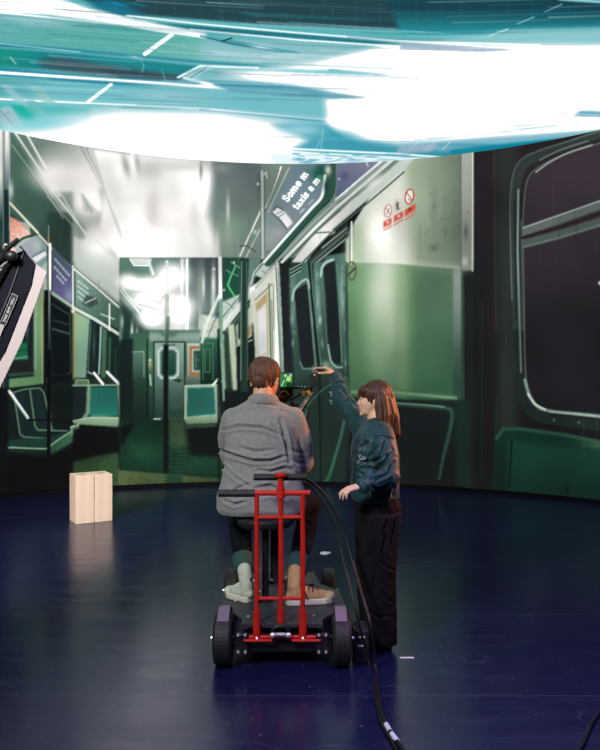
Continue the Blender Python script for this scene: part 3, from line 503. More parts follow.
line(curve([(525, 380), (529, 394), (537, 406), (550, 411), (580, 414), (620, 418)]), 3, (120, 150, 136), .95, 1.4); line(curve([(528, 394), (535, 404), (545, 409.5)]), 2, (216, 226, 214), .9); line([(550, 411.6), (600, 416.5)], 1.4, (160, 186, 168), .9)
poly([(522, 227), (560, 214), (700, 164), (700, 174), (560, 224), (523, 236)], (84, 98, 90)); line([(523, 228), (560, 215), (700, 166)], 1.4, (146, 158, 146)); poly([(522, 240), (560, 230), (700, 186), (700, 197), (560, 239), (522, 249)], (68, 82, 76)); line([(522, 238), (560, 227), (700, 181)], 2.4, (38, 28, 33)); line([(523, 247), (560, 237.5), (700, 194)], 1.2, (104, 120, 110), .8)
for x in (554, 579): glow(x, 420 if x < 560 else 422.5, 1.1, 1.4, (90, 110, 100))
glow(599.6, 283, 1.2, 1.8, (240, 240, 244))
# bench panel under it
poly([(496, 434), (503, 427), (520, 427), (600, 440), (850, 470), (850, 520), (492, 520)], (16, 52, 42), g=(0, 432, 0, 500, (14, 36, 32))); poly([(508, 440), (600, 452), (850, 480), (850, 520), (506, 520)], (18, 70, 54), a=.8, blur=3, g=(0, 440, 0, 500, (16, 46, 40)))
line([(497, 438), (503, 429), (520, 429), (560, 434), (600, 442), (850, 474)], 3.6, (36, 84, 60), .9, 2); glow(600, 446, 20, 4, (70, 110, 70), .6, 7); line([(512, 441), (509, 486)], 1.8, (10, 28, 24), .9); glow(567, 489, 2.5, 5, (12, 34, 28), .8); glow(563, 473, 1.2, .9, (10, 24, 20), .8)
rect(474, 100, 850, 128, (34, 28, 34), a=.4, blur=3)

# ======== the ceiling: the same carriage smeared by its own speed
rect(PX0, PY0, PX1, 99, (66, 166, 172))
def cpoly(*a, **k): poly(*a, **k)
CE = CV.copy()
CV_wall, CV = CV, CE
rect(PX0, PY0, PX1, 190, (90, 178, 182)); rect(PX0, 40, PX1, 190, (112, 184, 188), g=(0, 60, 0, 150, (150, 206, 210)))
rect(PX0, PY0, PX1, -2, (40, 86, 96)); poly([(70, -90), (850, -90), (850, 40), (600, 36), (400, 30), (260, 24), (130, 14), (76, -2)], (34, 66, 74), g=(0, 6, -4, 26, (14, 116, 130)), blur=1)
poly([(380, -20), (850, -30), (850, 40), (600, 38), (400, 32)], (22, 66, 78), g=(0, 8, 0, 34, (36, 148, 162)), blur=2); poly([(430, 40), (520, 30), (850, 22), (850, 50), (600, 48)], (140, 200, 204), blur=2.5); line([(560, -1), (620, 3)], 3, (160, 226, 236), .9, 2)
poly([(84, 0), (110, 2), (150, 16), (120, 18), (96, 8)], (20, 112, 140), blur=2); glow(118, 4, 12, 1.6, (10, 150, 196), .8, 14); glow(135, 4, 14, 1.4, (10, 130, 160), .7, 10)
for k in range(9): line([(222+k*34, -6), (223+k*34, 22)], .6, (84, 106, 112), .35, 1)
poly([(-290, -40), (-40, -8), (62, -1), (92, 9), (140, 20), (206, 33), (206, 37), (120, 25), (50, 15), (-290, 2)], (250, 248, 250), blur=1.2)
poly([(-290, 2), (0, 14), (110, 24), (206, 38), (300, 52), (206, 62), (60, 50), (-290, 30)], (98, 174, 176), g=(0, 20, 30, 60, (92, 176, 168)), blur=.8, noise=.04); glow(40, 22, 40, 4, (190, 210, 222), .6, 6); glow(215, 52, 40, 7, (140, 196, 180), .7, 6); poly([(200, 40), (330, 44), (420, 60), (320, 66), (200, 60)], (136, 192, 198), blur=4)
line([(-290, -14), (0, 12.5), (116, 24)], 1.8, (246, 250, 252), .95, 1.2); line([(127, 15.5), (200, 24), (300, 33), (400, 41), (480, 46)], 1.9, (240, 248, 250), .95, 1.2); poly([(150, 22), (200, 26), (400, 43), (400, 46), (200, 31)], (20, 104, 118), a=.85, blur=.6); line([(190, 29.5), (300, 40), (420, 48)], 1.7, (240, 248, 250), .95, 1.2); line([(110, 22), (160, 31), (206, 37)], 2.8, (252, 252, 252), 1, 1.5)
poly([(200, 35), (230, 40), (270, 48), (300, 53), (280, 53), (230, 45)], (80, 160, 170), blur=.6); line([(222, 41), (226, 40), (232, 38)], 1.4, (20, 50, 70)); line([(200, 36), (224, 42), (270, 50)], 1, (10, 76, 110), .9); glow(262, 47, 12, 2, (226, 238, 244), .9, 8); line([(228, 40), (300, 53)], .9, (40, 140, 150), .8)
line([(290, 22), (400, 30), (470, 36)], .8, (120, 196, 206), .6); line([(408, 36), (490, 37)], .7, (150, 220, 226), .6); line([(489, 36), (508, 29)], 1.2, (190, 236, 240)); line([(517, 24), (534, 17)], 1.1, (150, 206, 214), .8); line([(545, 12), (562, 4)], 1, (150, 206, 214), .7)
# green and dark smears
poly([(-290, 20), (0, 48), (80, 54), (200, 66), (180, 78), (90, 72), (-290, 56)], (24, 146, 130), g=(0, 50, 30, 76, (20, 132, 140)), blur=1.2); line([(-290, 18), (0, 45), (60, 49), (200, 62), (330, 71)], 3, (18, 120, 154), .9, 2, .5); line([(-290, 14), (0, 43.5), (80, 52)], .9, (190, 230, 234), .8); glow(135, 57, 6, 1, (220, 240, 240), .6, 10)
poly([(36, 61), (48, 57), (70, 58), (100, 64), (180, 76), (200, 80), (110, 77), (70, 72), (44, 68)], (62, 74, 84), a=.85, blur=2); poly([(100, 69), (182, 76), (178, 81), (120, 78)], (42, 64, 76), a=.8, blur=1); glow(46, 62, 7, 4, (20, 96, 100), .6)
line([(145, 54), (172, 34.5)], 4.2, (250, 252, 252), 1, 1.2); line([(88, 102), (111, 84.5)], 3.4, (246, 250, 250), 1, 1.2)
line([(178, 77.5), (200, 66), (258, 68)], 2.4, (220, 240, 242)); poly([(184, 77), (206, 66), (214, 68), (196, 77), (226, 87), (214, 88)], (160, 204, 214)); line([(190, 78), (206, 68)], 1, (60, 130, 150)); line([(184, 78), (228, 89)], 2.6, (230, 244, 246)); line([(10, 57), (16, 64)], .9, (200, 230, 226)); line([(141, 60), (144, 66), (142, 72)], .7, (180, 220, 224), .7); line([(162, 70), (166, 82)], .7, (150, 220, 220), .7)
poly([(-290, 50), (0, 76), (110, 84), (220, 92), (330, 101), (330, 116), (200, 108), (0, 98), (-290, 74)], (84, 164, 172), blur=1, g=(0, 80, 30, 108, (112, 190, 198))); glow(170, 96, 40, 6, (160, 196, 210), .6, 5); poly([(-290, 44), (0, 68), (120, 78), (200, 83), (200, 86), (110, 84), (0, 76)], (24, 132, 156), blur=.8)
line([(-290, 46), (0, 72.5), (110, 80), (200, 86), (300, 93)], 3.2, (248, 250, 252), 1, 1.6); glow(120, 84, 30, 2, (20, 140, 170), .6, 5)
poly([(-290, 76), (0, 102), (90, 108), (90, 140), (0, 134), (-290, 110)], (84, 184, 184), blur=2); line([(-290, 76), (0, 99), (200, 108.5), (330, 121)], 2, (240, 250, 252), .95, 1.2); line([(-290, 82), (0, 103), (100, 108), (200, 112)], 1.2, (90, 196, 200), .8, 1); line([(200, 110), (290, 118), (345, 123)], 2.2, (60, 150, 180), .8, 1.4)
line([(88, 102), (111, 84.5)], 3.4, (246, 250, 250), 1, 1.2); poly([(0, 84), (12, 86), (30, 106), (18, 106)], (150, 200, 206), a=.7, blur=.8); poly([(26, 84), (40, 86), (56, 104), (46, 104)], (150, 196, 196), a=.7, blur=1); poly([(0, 108), (10, 106), (24, 124), (12, 130), (0, 124)], (170, 196, 204), a=.8, blur=.6); poly([(11, 105), (22, 105), (38, 120), (28, 122)], (20, 176, 160), a=.85, blur=1); poly([(26, 100), (34, 100), (50, 116), (42, 118)], (110, 190, 186), a=.8, blur=1); line([(0, 110), (16, 128)], .6, (90, 90, 100), .6); line([(0, 116), (10, 112)], .6, (90, 90, 100), .5)
poly([(0, 128), (60, 118), (120, 110), (220, 112), (280, 122), (302, 132), (306, 150), (300, 190), (-10, 190), (-10, 134)], (250, 248, 250), blur=5); glow(120, 125, 60, 8, (222, 238, 244), .6, 2); glow(180, 145, 110, 26, (255, 251, 251), .95, 4, 4); glow(40, 124, 34, 7, (110, 206, 214), .75, -6)
# the big white blaze
poly([(212, 74), (250, 70), (330, 60), (386, 46), (440, 44), (600, 46), (850, 40), (850, 132), (600, 134), (520, 140), (400, 143), (350, 140), (332, 132), (324, 122), (340, 108), (330, 92), (240, 80)], (253, 250, 251), blur=3)
poly([(320, 62), (380, 48), (850, 44), (850, 140), (560, 138), (360, 140), (328, 128)], (255, 252, 253), blur=3)
poly([(206, 80), (290, 84), (366, 98), (330, 99), (230, 92)], (80, 156, 178), blur=1.2, a=.8); poly([(228, 69), (330, 70), (400, 76), (330, 74)], (90, 190, 200), blur=1, a=.8); line([(330, 70), (400, 76)], 3, (110, 180, 194), .7, 2, 0); line([(216, 74), (250, 78)], 4, (110, 170, 190), .8, 4, 0); line([(252, 78), (340, 92)], 3, (240, 244, 250), .5, 3)
poly([(400, 42), (520, 50), (480, 52), (400, 49)], (140, 170, 190), a=.8, blur=1.2); line([(400, 41), (540, 45)], 1.6, (240, 248, 252), .9); line([(396, 77), (420, 79)], .8, (180, 210, 220), .6)
poly([(580, 111), (640, 112), (640, 118), (572, 116)], (60, 150, 170), a=.8, blur=1); line([(555, 113), (600, 115)], 1.4, (180, 214, 226), .7); line([(590, 93), (620, 93)], 1, (130, 190, 200), .5); glow(572, 114, 4, 1.6, (255, 255, 255))
poly([(270, 124), (326, 124), (346, 138), (400, 146), (640, 128), (640, 150), (470, 160), (400, 158), (290, 150), (312, 140)], (70, 164, 184), blur=1.8, g=(300, 0, 420, 0, (40, 140, 160))); glow(300, 130, 24, 6, (170, 214, 224), .8); glow(346, 136, 16, 5, (40, 150, 176), .6, 12); glow(440, 148, 40, 4, (190, 206, 224), .5); poly([(440, 142), (560, 134), (620, 130), (600, 138), (520, 146)], (150, 196, 214), a=.8, blur=1.5); poly([(450, 150), (520, 142), (570, 137), (520, 148), (450, 160)], (10, 132, 156), blur=1)
for x in (410, 426, 442): line([(x, 150), (x+10, 140)], .9, (226, 232, 236), .8)
poly([(400, 146), (440, 143), (430, 152), (395, 154)], (170, 182, 204), a=.7, blur=1.2)
line([(286, 148.5), (400, 154), (450, 158)], 2, (236, 250, 252), .95, 1); line([(288, 152), (400, 157.6), (460, 160)], 1.6, (240, 250, 252), .9, 1)
poly([(270, 153), (400, 157), (440, 162), (440, 172), (270, 172)], (220, 236, 240), blur=1)
for k in range(40):
    x = 286+prng.rand()*120; y = 153+prng.rand()*10; line([(x, y), (x+5+prng.rand()*6, y+.5)], 1., (60, 160, 190), .6, .8)
for p in ([(320, 140), (316, 150)], [(323, 130), (321, 150)]): line(p, .6, (210, 240, 244), .7)
CV_ceil = CV; CV = CV_wall
_w, CV = CV, CV_ceil
def streak(x, y, ln, w, c, a):
    f = lambda q: y+(q-x)*(.085 if y < 70 else .05)*(1-(q/900.))-((max(q, 420)-420)*(.06+.0012*max(y-90, 0)))
    pts = [(x+ln*i/5., f(x+ln*i/5.)) for i in range(6)]; line(pts, w, c, a, w*.8, 0); line(pts[::-1], w, c, a*.6, w*.8, 0)
for k in range(170):
    x = prng.rand()*620-60; y = prng.rand()*112-4
    if x > 300 and y > 40: continue
    c = ((20, 120, 140), (200, 236, 240), (30, 140, 134), (60, 90, 104), (240, 250, 252))[k % 5]
    streak(x, y, 40+prng.rand()*150, .6+prng.rand()*1.6, c, .10+.28*prng.rand())
for k in range(60):
    x = 200+prng.rand()*380; y = 50+prng.rand()*12; streak(x, y+(0 if k % 2 else 84), 30+prng.rand()*80, .8+prng.rand(), ((120, 180, 200), (250, 250, 252))[k % 2], .25)
for k in range(60): line([(prng.rand()*90, 16+k*.5), (prng.rand()*90+120, 24+k*.55)], .35, (60, 150, 150), .25, .5)
for k in range(26): x = 20+k*22+prng.rand()*8; line([(x, -4), (x+1, 24)], .5, (120, 170, 176), .22, .5)
CV_ceil = CV; CV = _w
for k in range(150):
    x = prng.rand()*600; y = 170+prng.rand()*260; L_ = 12+prng.rand()*50
    i, j = int((y-PY0)*PS), int((x-PX0)*PS); base = CV[i, j]*255; lum = base.mean()
    if lum > 190 or (347 < x < 452 and y > 262): continue
    sgn = 1.35 if k % 3 == 0 else .7
    line([(x, y), (x+prng.rand()*1.2-.6, y+L_)], .7+prng.rand()*1.2, tuple(np.clip(base*sgn+(6 if sgn > 1 else 0), 0, 255)), .30, 1, 0)
big = _blur(prng.rand(PH//8, PW//8).astype(np.float32), 1.5); big = np.kron((big-big.mean())/big.std(), np.ones((8, 8), np.float32)); big = _blur(big, 3)
nz = np.zeros((PH, PW), np.float32); nz[:big.shape[0], :big.shape[1]] = big[:PH, :PW]
CV *= (1+.05*nz)[..., None]; np.clip(CV, 0, 1, out=CV)
_l = CV.mean(2, keepdims=True); CV = _l+(CV-_l)*(.80+.25*np.clip(CV.max(2, keepdims=True)-CV.min(2, keepdims=True)-.3, 0, 1))
CV = np.clip(CV*(1.02-.10*np.exp(-(CV.mean(2, keepdims=True)/.16)**2)*2), 0, 1).astype(np.float32); CV_wall = CV      # the screen's blacks are deep
def pick(cv, u, v):
    """bilinear look-up of the picture, returned as linear light"""
    fx = np.clip((u-PX0)*PS-.5, 0, PW-1.001); fy = np.clip((v-PY0)*PS-.5, 0, PH-1.001)
    ix = fx.astype(int); iy = fy.astype(int); tx = (fx-ix)[:, None]; ty = (fy-iy)[:, None]
    c = (cv[iy, ix]*(1-tx)+cv[iy, ix+1]*tx)*(1-ty)+(cv[iy+1, ix]*(1-tx)+cv[iy+1, ix+1]*tx)*ty
    return np.where(c <= .04045, c/12.92, ((np.maximum(c, 0)+.055)/1.055)**2.4)
# ================================================================ the stage: floor, LED wall, LED ceiling
CX, CY, RW = -.40, 4.05, 6.5                 # centre and radius of the round stage
ZC = 4.78                                    # underside of the LED ceiling
def floor_material():
    m = bpy.data.materials.new('black_studio_floor'); m.use_nodes = True; nt = m.node_tree; b = nt.nodes['Principled BSDF']; L = nt.links.new
    tc = nt.nodes.new('ShaderNodeTexCoord')
    def noise(sc, st, det=6, ro=.6):
        mp = nt.nodes.new('ShaderNodeMapping'); mp.inputs['Scale'].default_value = st; L(tc.outputs['Object'], mp.inputs[0])
        n = nt.nodes.new('ShaderNodeTexNoise'); n.inputs['Scale'].default_value = sc; n.inputs['Detail'].default_value = det; n.inputs['Roughness'].default_value = ro
        L(mp.outputs[0], n.inputs['Vector']); return n.outputs[0]
    def ramp(src, p0, p1, c0, c1):
        r = nt.nodes.new('ShaderNodeValToRGB'); r.color_ramp.elements[0].position = p0; r.color_ramp.elements[1].position = p1
        r.color_ramp.elements[0].color = c0; r.color_ramp.elements[1].color = c1; L(src, r.inputs[0]); return r.outputs[0]
    def mix(a, c, f):
        x = nt.nodes.new('ShaderNodeMix'); x.data_type = 'RGBA'; L(f, x.inputs[0]); L(a, x.inputs[6]); L(c, x.inputs[7]); return x.outputs[2]
    base = ramp(noise(.7, (1, 1, 1)), .3, .7, (.0050, .0062, .031, 1), (.0085, .0098, .046, 1))
    scuff = ramp(noise(9, (.25, 5, 1), 8, .7), .57, .72, (0, 0, 0, 1), (.75, .75, .75, 1))
    # fine scratches
    v = nt.nodes.new('ShaderNodeTexVoronoi'); v.feature = 'DISTANCE_TO_EDGE'; v.inputs['Scale'].default_value = 1.1
    mp = nt.nodes.new('ShaderNodeMapping'); mp.inputs['Scale'].default_value = (.5, 2.6, 1); mp.inputs['Rotation'].default_value = (0, 0, .1)
    L(tc.outputs['Object'], mp.inputs[0]); wn = nt.nodes.new('ShaderNodeTexNoise'); wn.inputs['Scale'].default_value = 3
    va = nt.nodes.new('ShaderNodeVectorMath'); va.operation = 'MULTIPLY_ADD'; L(tc.outputs['Object'], wn.inputs['Vector']); L(wn.outputs['Color'], va.inputs[0]); va.inputs[1].default_value = (.5, .5, .5); L(mp.outputs[0], va.inputs[2]); L(va.outputs[0], v.inputs['Vector'])
    scr = ramp(v.outputs['Distance'], .0, .008, (1, 1, 1, 1), (0, 0, 0, 1))
    patch = ramp(noise(2.2, (1, 1, 1)), .46, .56, (0, 0, 0, 1), (1, 1, 1, 1))
    dirt = ramp(noise(46, (1, 1, 1), 3, .5), .70, .73, (0, 0, 0, 1), (.8, .8, .8, 1))
    gc = nt.nodes.new('ShaderNodeRGB'); gc.outputs[0].default_value = (.030, .034, .080, 1)
    dc = nt.nodes.new('ShaderNodeRGB'); dc.outputs[0].default_value = (.16, .16, .2, 1)
    mu = nt.nodes.new('ShaderNodeMix'); mu.data_type = 'RGBA'; mu.blend_type = 'MULTIPLY'; mu.inputs[0].default_value = 1; L(scr, mu.inputs[6]); L(patch, mu.inputs[7])
    c = mix(base, gc.outputs[0], scuff); c = mix(c, gc.outputs[0], mu.outputs[2]); c = mix(c, dc.outputs[0], dirt)
    # joints between the floor sheets
    sx = nt.nodes.new('ShaderNodeSeparateXYZ'); L(tc.outputs['Object'], sx.inputs[0])
    jm = nt.nodes.new('ShaderNodeMath'); jm.operation = 'PINGPONG'; jm.inputs[1].default_value = .61
    ad = nt.nodes.new('ShaderNodeMath'); ad.operation = 'ADD'; ad.inputs[1].default_value = -3.60; L(sx.outputs[1], ad.inputs[0]); L(ad.outputs[0], jm.inputs[0])
    jl = ramp(jm.outputs[0], .003, .008, (.5, .5, .5, 1), (0, 0, 0, 1)); jc = nt.nodes.new('ShaderNodeRGB'); jc.outputs[0].default_value = (.05, .055, .085, 1)
    c = mix(c, jc.outputs[0], jl)
    L(c, b.inputs['Base Color'])
    r = ramp(noise(5, (.4, 2, 1)), .3, .75, (.17, .17, .17, 1), (.29, .29, .29, 1)); L(r, b.inputs['Roughness'])
    b.inputs['Specular IOR Level'].default_value = .62; b.inputs['Specular Tint'].default_value = (.76, .78, 1.0, 1)
    u = nt.nodes.new('ShaderNodeBump'); u.inputs['Strength'].default_value = .12; u.inputs['Distance'].default_value = .004; L(noise(30, (.5, 1, 1)), u.inputs['Height']); L(u.outputs[0], b.inputs['Normal'])
    return m
bm = bmesh.new(); add_box(bm, (CX, CY, -.05), (17, 17, .1)); o = obj('floor', bm, floor_material()); tag(o, kind='structure')
# dark surroundings of the stage
BLK = mat('black_drape', (.012, .012, .016), .9, noise=(3, (.018, .018, .022)))
for nm, c, s in (('wall_back', (CX, CY+8.4, 3), (17, .2, 6.2)), ('wall_left', (CX-8.4, CY, 3), (.2, 17, 6.2)), ('wall_right', (CX+8.4, CY, 3), (.2, 17, 6.2)),
                 ('wall_front', (CX, CY-8.4, 3), (17, .2, 6.2)), ('ceiling', (CX, CY, 6.15), (17, 17, .1))):
    tag(obj(nm, box(c, s), BLK), kind='structure')

def grid_mesh(name, co, nr, nc, colour, back):
    """sheet of nr x nc vertices plus its rear shell offset by back (nr,nc,3); colour on the front"""
    me = bpy.data.meshes.new(name); V = co.reshape(-1, 3)
    idx = np.arange(nr*nc).reshape(nr, nc); q = np.stack([idx[:-1, :-1], idx[:-1, 1:], idx[1:, 1:], idx[1:, :-1]], -1).reshape(-1, 4)
    me.vertices.add(len(V)); me.vertices.foreach_set('co', V.astype(np.float32).ravel())
    me.loops.add(len(q)*4); me.loops.foreach_set('vertex_index', q.ravel().astype(np.int32))
    me.polygons.add(len(q)); me.polygons.foreach_set('loop_start', np.arange(0, len(q)*4, 4, dtype=np.int32)); me.polygons.foreach_set('loop_total', np.full(len(q), 4, np.int32))
    me.update(calc_edges=True)
    a = me.color_attributes.new('picture', 'FLOAT_COLOR', 'POINT'); rgba = np.ones((len(V), 4), np.float32); rgba[:, :3] = colour
    a.data.foreach_set('color', rgba.ravel()); return me

# ---- LED wall: an upright arc, its picture projected from the camera onto its vertices
def wall_angles():
    return np.concatenate([np.linspace(-66, -37, 60, endpoint=False), np.linspace(-37, 41, 900, endpoint=False), np.linspace(41, 66, 50)])*PI/180
th = wall_angles(); zz = np.linspace(.05, 5.06, 456)
T, Z = np.meshgrid(th, zz); X = CX+RW*np.sin(T); Y = CY+RW*np.cos(T)
U = 300+X/Y*FL; Vp = 375-(Z-EYE)/Y*FL
colr = pick(CV_wall, U.ravel(), Vp.ravel())
wh = np.clip((colr.min(1)-.6)/.4, 0, 1)**2; colr = colr*(1+.6*wh[:, None])      # the lamps in the picture are driven harder
led_wall = thing('led_wall', (CX, CY+RW, 0), 'tall curved LED video wall showing the inside of a green subway carriage', 'video wall')
me = grid_mesh('display', np.stack([X, Y, Z], -1), len(zz), len(th), colr, None)
link_mesh('display', me, screen_mat('led_wall_picture', 1.0), led_wall, False)
def arc_prism(r0, r1, z0, z1, a0, a1, n=90, cx=CX, cy=CY):
    bm = bmesh.new(); rows = []
    for i in range(n+1):
        a = a0+(a1-a0)*i/n; s, c = math.sin(a), math.cos(a)
        rows.append([bm.verts.new((cx+r*s, cy+r*c, z)) for r, z in ((r0, z0), (r1, z0), (r1, z1), (r0, z1))])
    for a, b in zip(rows, rows[1:]): bridge(bm, a, b)
    bm.faces.new(rows[0][::-1]); bm.faces.new(rows[-1]); return bm
FR = mat('black_metal_frame', (.005, .005, .006), .7, spec=.1)
obj('cabinet_shell', arc_prism(RW+.004, RW+.12, .05, 5.06, -66*PI/180, 66*PI/180), FR, led_wall)
obj('base_rail', arc_prism(RW-.03, RW+.14, 0, .048, -66*PI/180, 66*PI/180), FR, led_wall)
# ---- LED ceiling: a round sheet hung level with the top of the wall
RC = 5.80; CXC = 0.0; CYC = 4.58
vv = np.concatenate([np.linspace(160, -12, 330), np.linspace(-20, -90, 14)])
Yr = np.concatenate([[CYC+RC-.001, CYC+RC-.01, CYC+RC-.03, CYC+RC-.06, CYC+RC-.1], (ZC-EYE)*FL/(375-vv)])
Yr = np.unique(np.round(Yr[Yr < CYC+RC], 4))[::-1]
Yr = np.concatenate([Yr, np.linspace(Yr[-1]-.2, CYC-RC+.02, 30)])
cc = np.linspace(-1, 1, 700); half = np.sqrt(np.maximum(RC**2-(Yr-CYC)**2, 1e-4))
Xg = CXC+half[:, None]*cc[None, :]; Yg = np.repeat(Yr[:, None], len(cc), 1); Zg = np.full_like(Xg, ZC)
Ys = np.maximum(Yg, 2.2); U = 300+Xg/Ys*FL; Vp = 375-(ZC-EYE)/Ys*FL
cl = pick(CV_ceil, U.ravel(), np.maximum(Vp.ravel(), PY0+2))
# over and behind the camera the smear goes on as broad bands across the room
yb = Yg.ravel(); xb = Xg.ravel(); k = np.clip((5.6-yb)/.9, 0, 1)
band = .5+.5*np.sin(yb*1.9+.25*xb+.6*np.sin(xb*.7)); band = band**1.5
far = np.stack([.02+.30*band, .10+.30*band, .13+.30*band], -1)
cl = cl*(1-k[:, None])+far*k[:, None]
wh = np.clip((cl.min(1)-.55)/.45, 0, 1)**2; cl = cl*(1+.9*wh[:, None])      # lamp light in the picture is driven harder
led_ceiling = thing('led_ceiling', (CXC, CYC, ZC), 'round LED ceiling screen with teal and white motion-smeared picture above the wall', 'video ceiling')
me = grid_mesh('display', np.stack([Xg, Yg, Zg], -1), len(Yr), len(cc), cl, None)
link_mesh('display', me, screen_mat('led_ceiling_picture', 1.0), led_ceiling, False)
obj('cabinet_shell', arc_prism(.02, RC+.01, ZC+.004, ZC+.08, -PI, PI, 120, CXC, CYC), FR, led_ceiling)
bm = bmesh.new()
for x in (-3.2, -1.0, 1.2, 3.2): add_tube(bm, [(x, CY, ZC+.08), (x, CY, 6.1)], .012, 8)
for y in (1.0, 7.2): add_tube(bm, [(CX, y, ZC+.08), (CX, y, 6.1)], .012, 8)
obj('hanging_rod', bm, FR, led_ceiling)
# ================================================================ the camera dolly
RED = mat('red_enamel', (.50, .018, .008), .35, noise=(30, (.38, .012, .006), .3))
BLACK = mat('black_powder_coat', (.006, .006, .008), .42, noise=(20, (.009, .009, .012)))
RUBB = mat('black_rubber', (.010, .0095, .009), .6, bump=(60, .4))
CHR = mat('bright_steel', (.75, .76, .78), .32, .6)
DECK = mat('dark_deck_plate', (.013, .014, .020), .5, noise=(25, (.024, .026, .036), .2), bump=(150, .35))
DX, RY, FY = -.10, 4.0, 4.88
dolly = thing('camera_dolly', (DX, 4.4, 0), 'black four-wheeled camera dolly with red push frame carrying the seated man', 'camera dolly')
# deck with bevelled corners
bm = bmesh.new(); hw = .375
out = [(-.23, 4.015), (-.23, 3.94), (.23, 3.94), (.23, 4.015), (hw-.03, 4.19), (hw, 4.27), (hw-.02, 4.55), (hw-.14, 4.70), (.20, 4.98), (-.25, 4.98), (-hw+.08, 4.70), (-hw-.02, 4.55), (-hw, 4.27), (-hw+.03, 4.19)]
a = [bm.verts.new((DX+x, y, .225)) for x, y in out]; b = [bm.verts.new((DX+x, y, .25)) for x, y in out]
bridge(bm, a, b); bm.faces.new(a[::-1]); bm.faces.new(b); obj('deck', bm, DECK, dolly, bevel=.003)
bm = box((DX, 4.42, .165), (.40, .86, .09)); add_box(bm, (DX, 4.00, .135), (.46, .10, .10)); obj('chassis', bm, BLACK, dolly, bevel=.008)
bm = tube([(DX-.31, RY, .15), (DX+.31, RY, .15)], .016); obj('rear_axle', bm, BLACK, dolly)
bm = tube([(DX-.31, FY, .15), (DX+.27, FY, .15)], .014); obj('front_axle', bm, BLACK, dolly)
def wheel(x, y, r, w, side):
    """pneumatic tyre with grooved tread, a steel hub and an axle nut"""
    bm = bmesh.new(); prof = [(-w/2, r*.55), (-w/2, r*.80), (-w*.46, r*.92), (-w*.36, r*.985)]
    k = 6
    for i in range(k):
        x0 = -w*.34+i*w*.68/k; g = w*.68/k
        prof += [(x0, r), (x0+g*.72, r), (x0+g*.76, r*.982), (x0+g*.96, r*.982)]
    prof += [(w*.36, r*.985), (w*.46, r*.92), (w/2, r*.80), (w/2, r*.55)]
    n = 48; rows = []
    for i in range(n):
        t = 2*PI*i/n; rows.append([bm.verts.new((x+q[0], y+math.cos(t)*q[1], r+math.sin(t)*q[1])) for q in prof])
    for i in range(n):
        p, q = rows[i], rows[(i+1) % n]
        for j in range(len(prof)-1): bm.faces.new((p[j], p[j+1], q[j+1], q[j]))
        bm.faces.new((p[-1], p[0], q[0], q[-1]))
    o = obj('wheel', bm, RUBB, dolly)
    bm = tube([(x-w*.42, y, r), (x+w*.42, y, r)], r*.56, 28); add_tube(bm, [(x, y, r), (x+side*w*.55, y, r)], r*.2, 16); obj('hub', bm, BLACK, o, bevel=.003)
    bm = tube([(x+side*w*.5, y, r), (x+side*(w*.5+.022), y, r)], .009, 6); obj('axle_nut', bm, CHR, o)
for s in (-1, 1):
    wheel(DX+s*.335, RY, .148, .105, s); wheel(DX-.035+s*.335, FY, .150, .095, s)
    # mudguard strip between wheels, its violet highlight put into the colour
    bm = bmesh.new(); rows = []
    for i in range(9):
        t = math.radians(20+i*14); c, q = math.cos(t)*.168, math.sin(t)*.168
        rows.append([bm.verts.new((DX+s*(.335-dx), RY+.03+c*1.0, .148+q*dz)) for dx, dz in ((-.03, 1), (.035, 1), (.035, .965), (-.03, .965))])
    for p, q in zip(rows, rows[1:]): bridge(bm, p, q)
    bm.faces.new(rows[0][::-1]); bm.faces.new(rows[-1]); obj('mudguard', bm, mat('violet_highlight_plastic', (.16, .12, .17), .5), dolly)
    # rear suspension plate with bolts
    x = DX+s*.225; bm = box((x, 3.925, .155), (.075, .03, .10)); o = obj('suspension_plate', bm, BLACK, dolly, bevel=.01)
    for i in (-1, 1):
        for j in (-1, 1): add = tube([(x+i*.02, 3.905, .155+j*.047), (x+i*.02, 3.893, .155+j*.047)], .008, 6); obj('bolt', add, CHR, o)
    obj('brake_bar', tube([(x-s*.01, 3.90, .17), (x-s*.17, 3.90, .17)], .008), RED, dolly)
# red push frame
FYY = 3.93
UL, UR = -.243, .015
o = obj('push_frame', tube([(UL, FYY, .24), (UL, FYY, .985)], .0135, 14), RED, dolly)
bm = bmesh.new(); add_tube(bm, [(UL, FYY, .24), (UL, FYY, .985)], .0135, 14)
bpy.data.objects.remove(o)
add_tube(bm, [(UR, FYY, .24), (UR, FYY, .985)], .0135, 14)
for z, x0, x1, r in ((.852, UL, UR, .0115), (.395, UL, UR, .011)): add_tube(bm, [(x0, FYY, z), (x1, FYY, z)], r, 12)
add_tube(bm, [(-.108, FYY, .27), (-.108, FYY, 1.06)], .0135, 14)
obj('push_frame', bm, RED, dolly, smooth=False)
for x in (UL, UR):
    obj('frame_socket', tube([(x, FYY, .165), (x, FYY, .325)], [.022, .0215], 16), RED, dolly)
    bm = tube([(x+.0, FYY-.018, .185), (x+.006, FYY-.034, .165)], [.007, .005], 10); obj('locking_lever', bm, CHR, dolly)
obj('frame_socket', tube([(-.108, FYY, .235), (-.108, FYY, .345)], .020, 16), RED, dolly)
bm = bmesh.new(); add_tube(bm, [(-.108+.045*math.cos(t*PI/8), FYY-.03, .225+.03*math.sin(t*PI/8)) for t in range(17)], .012, 8); obj('tow_ring', bm, BLACK, dolly)
bm = tube([(-.155, FYY-.03, .205), (-.06, FYY-.03, .205)], .010, 8); add_ell(bm, (-.15, FYY-.04, .205), (.018, .012, .014)); add_ell(bm, (-.065, FYY-.04, .205), (.018, .012, .014)); obj('tow_pin', bm, CHR, dolly)
obj('lower_crossbar', tube([(DX-.24, FYY+.0, .178), (DX+.22, FYY, .178)], .012, 12), RED, dolly)
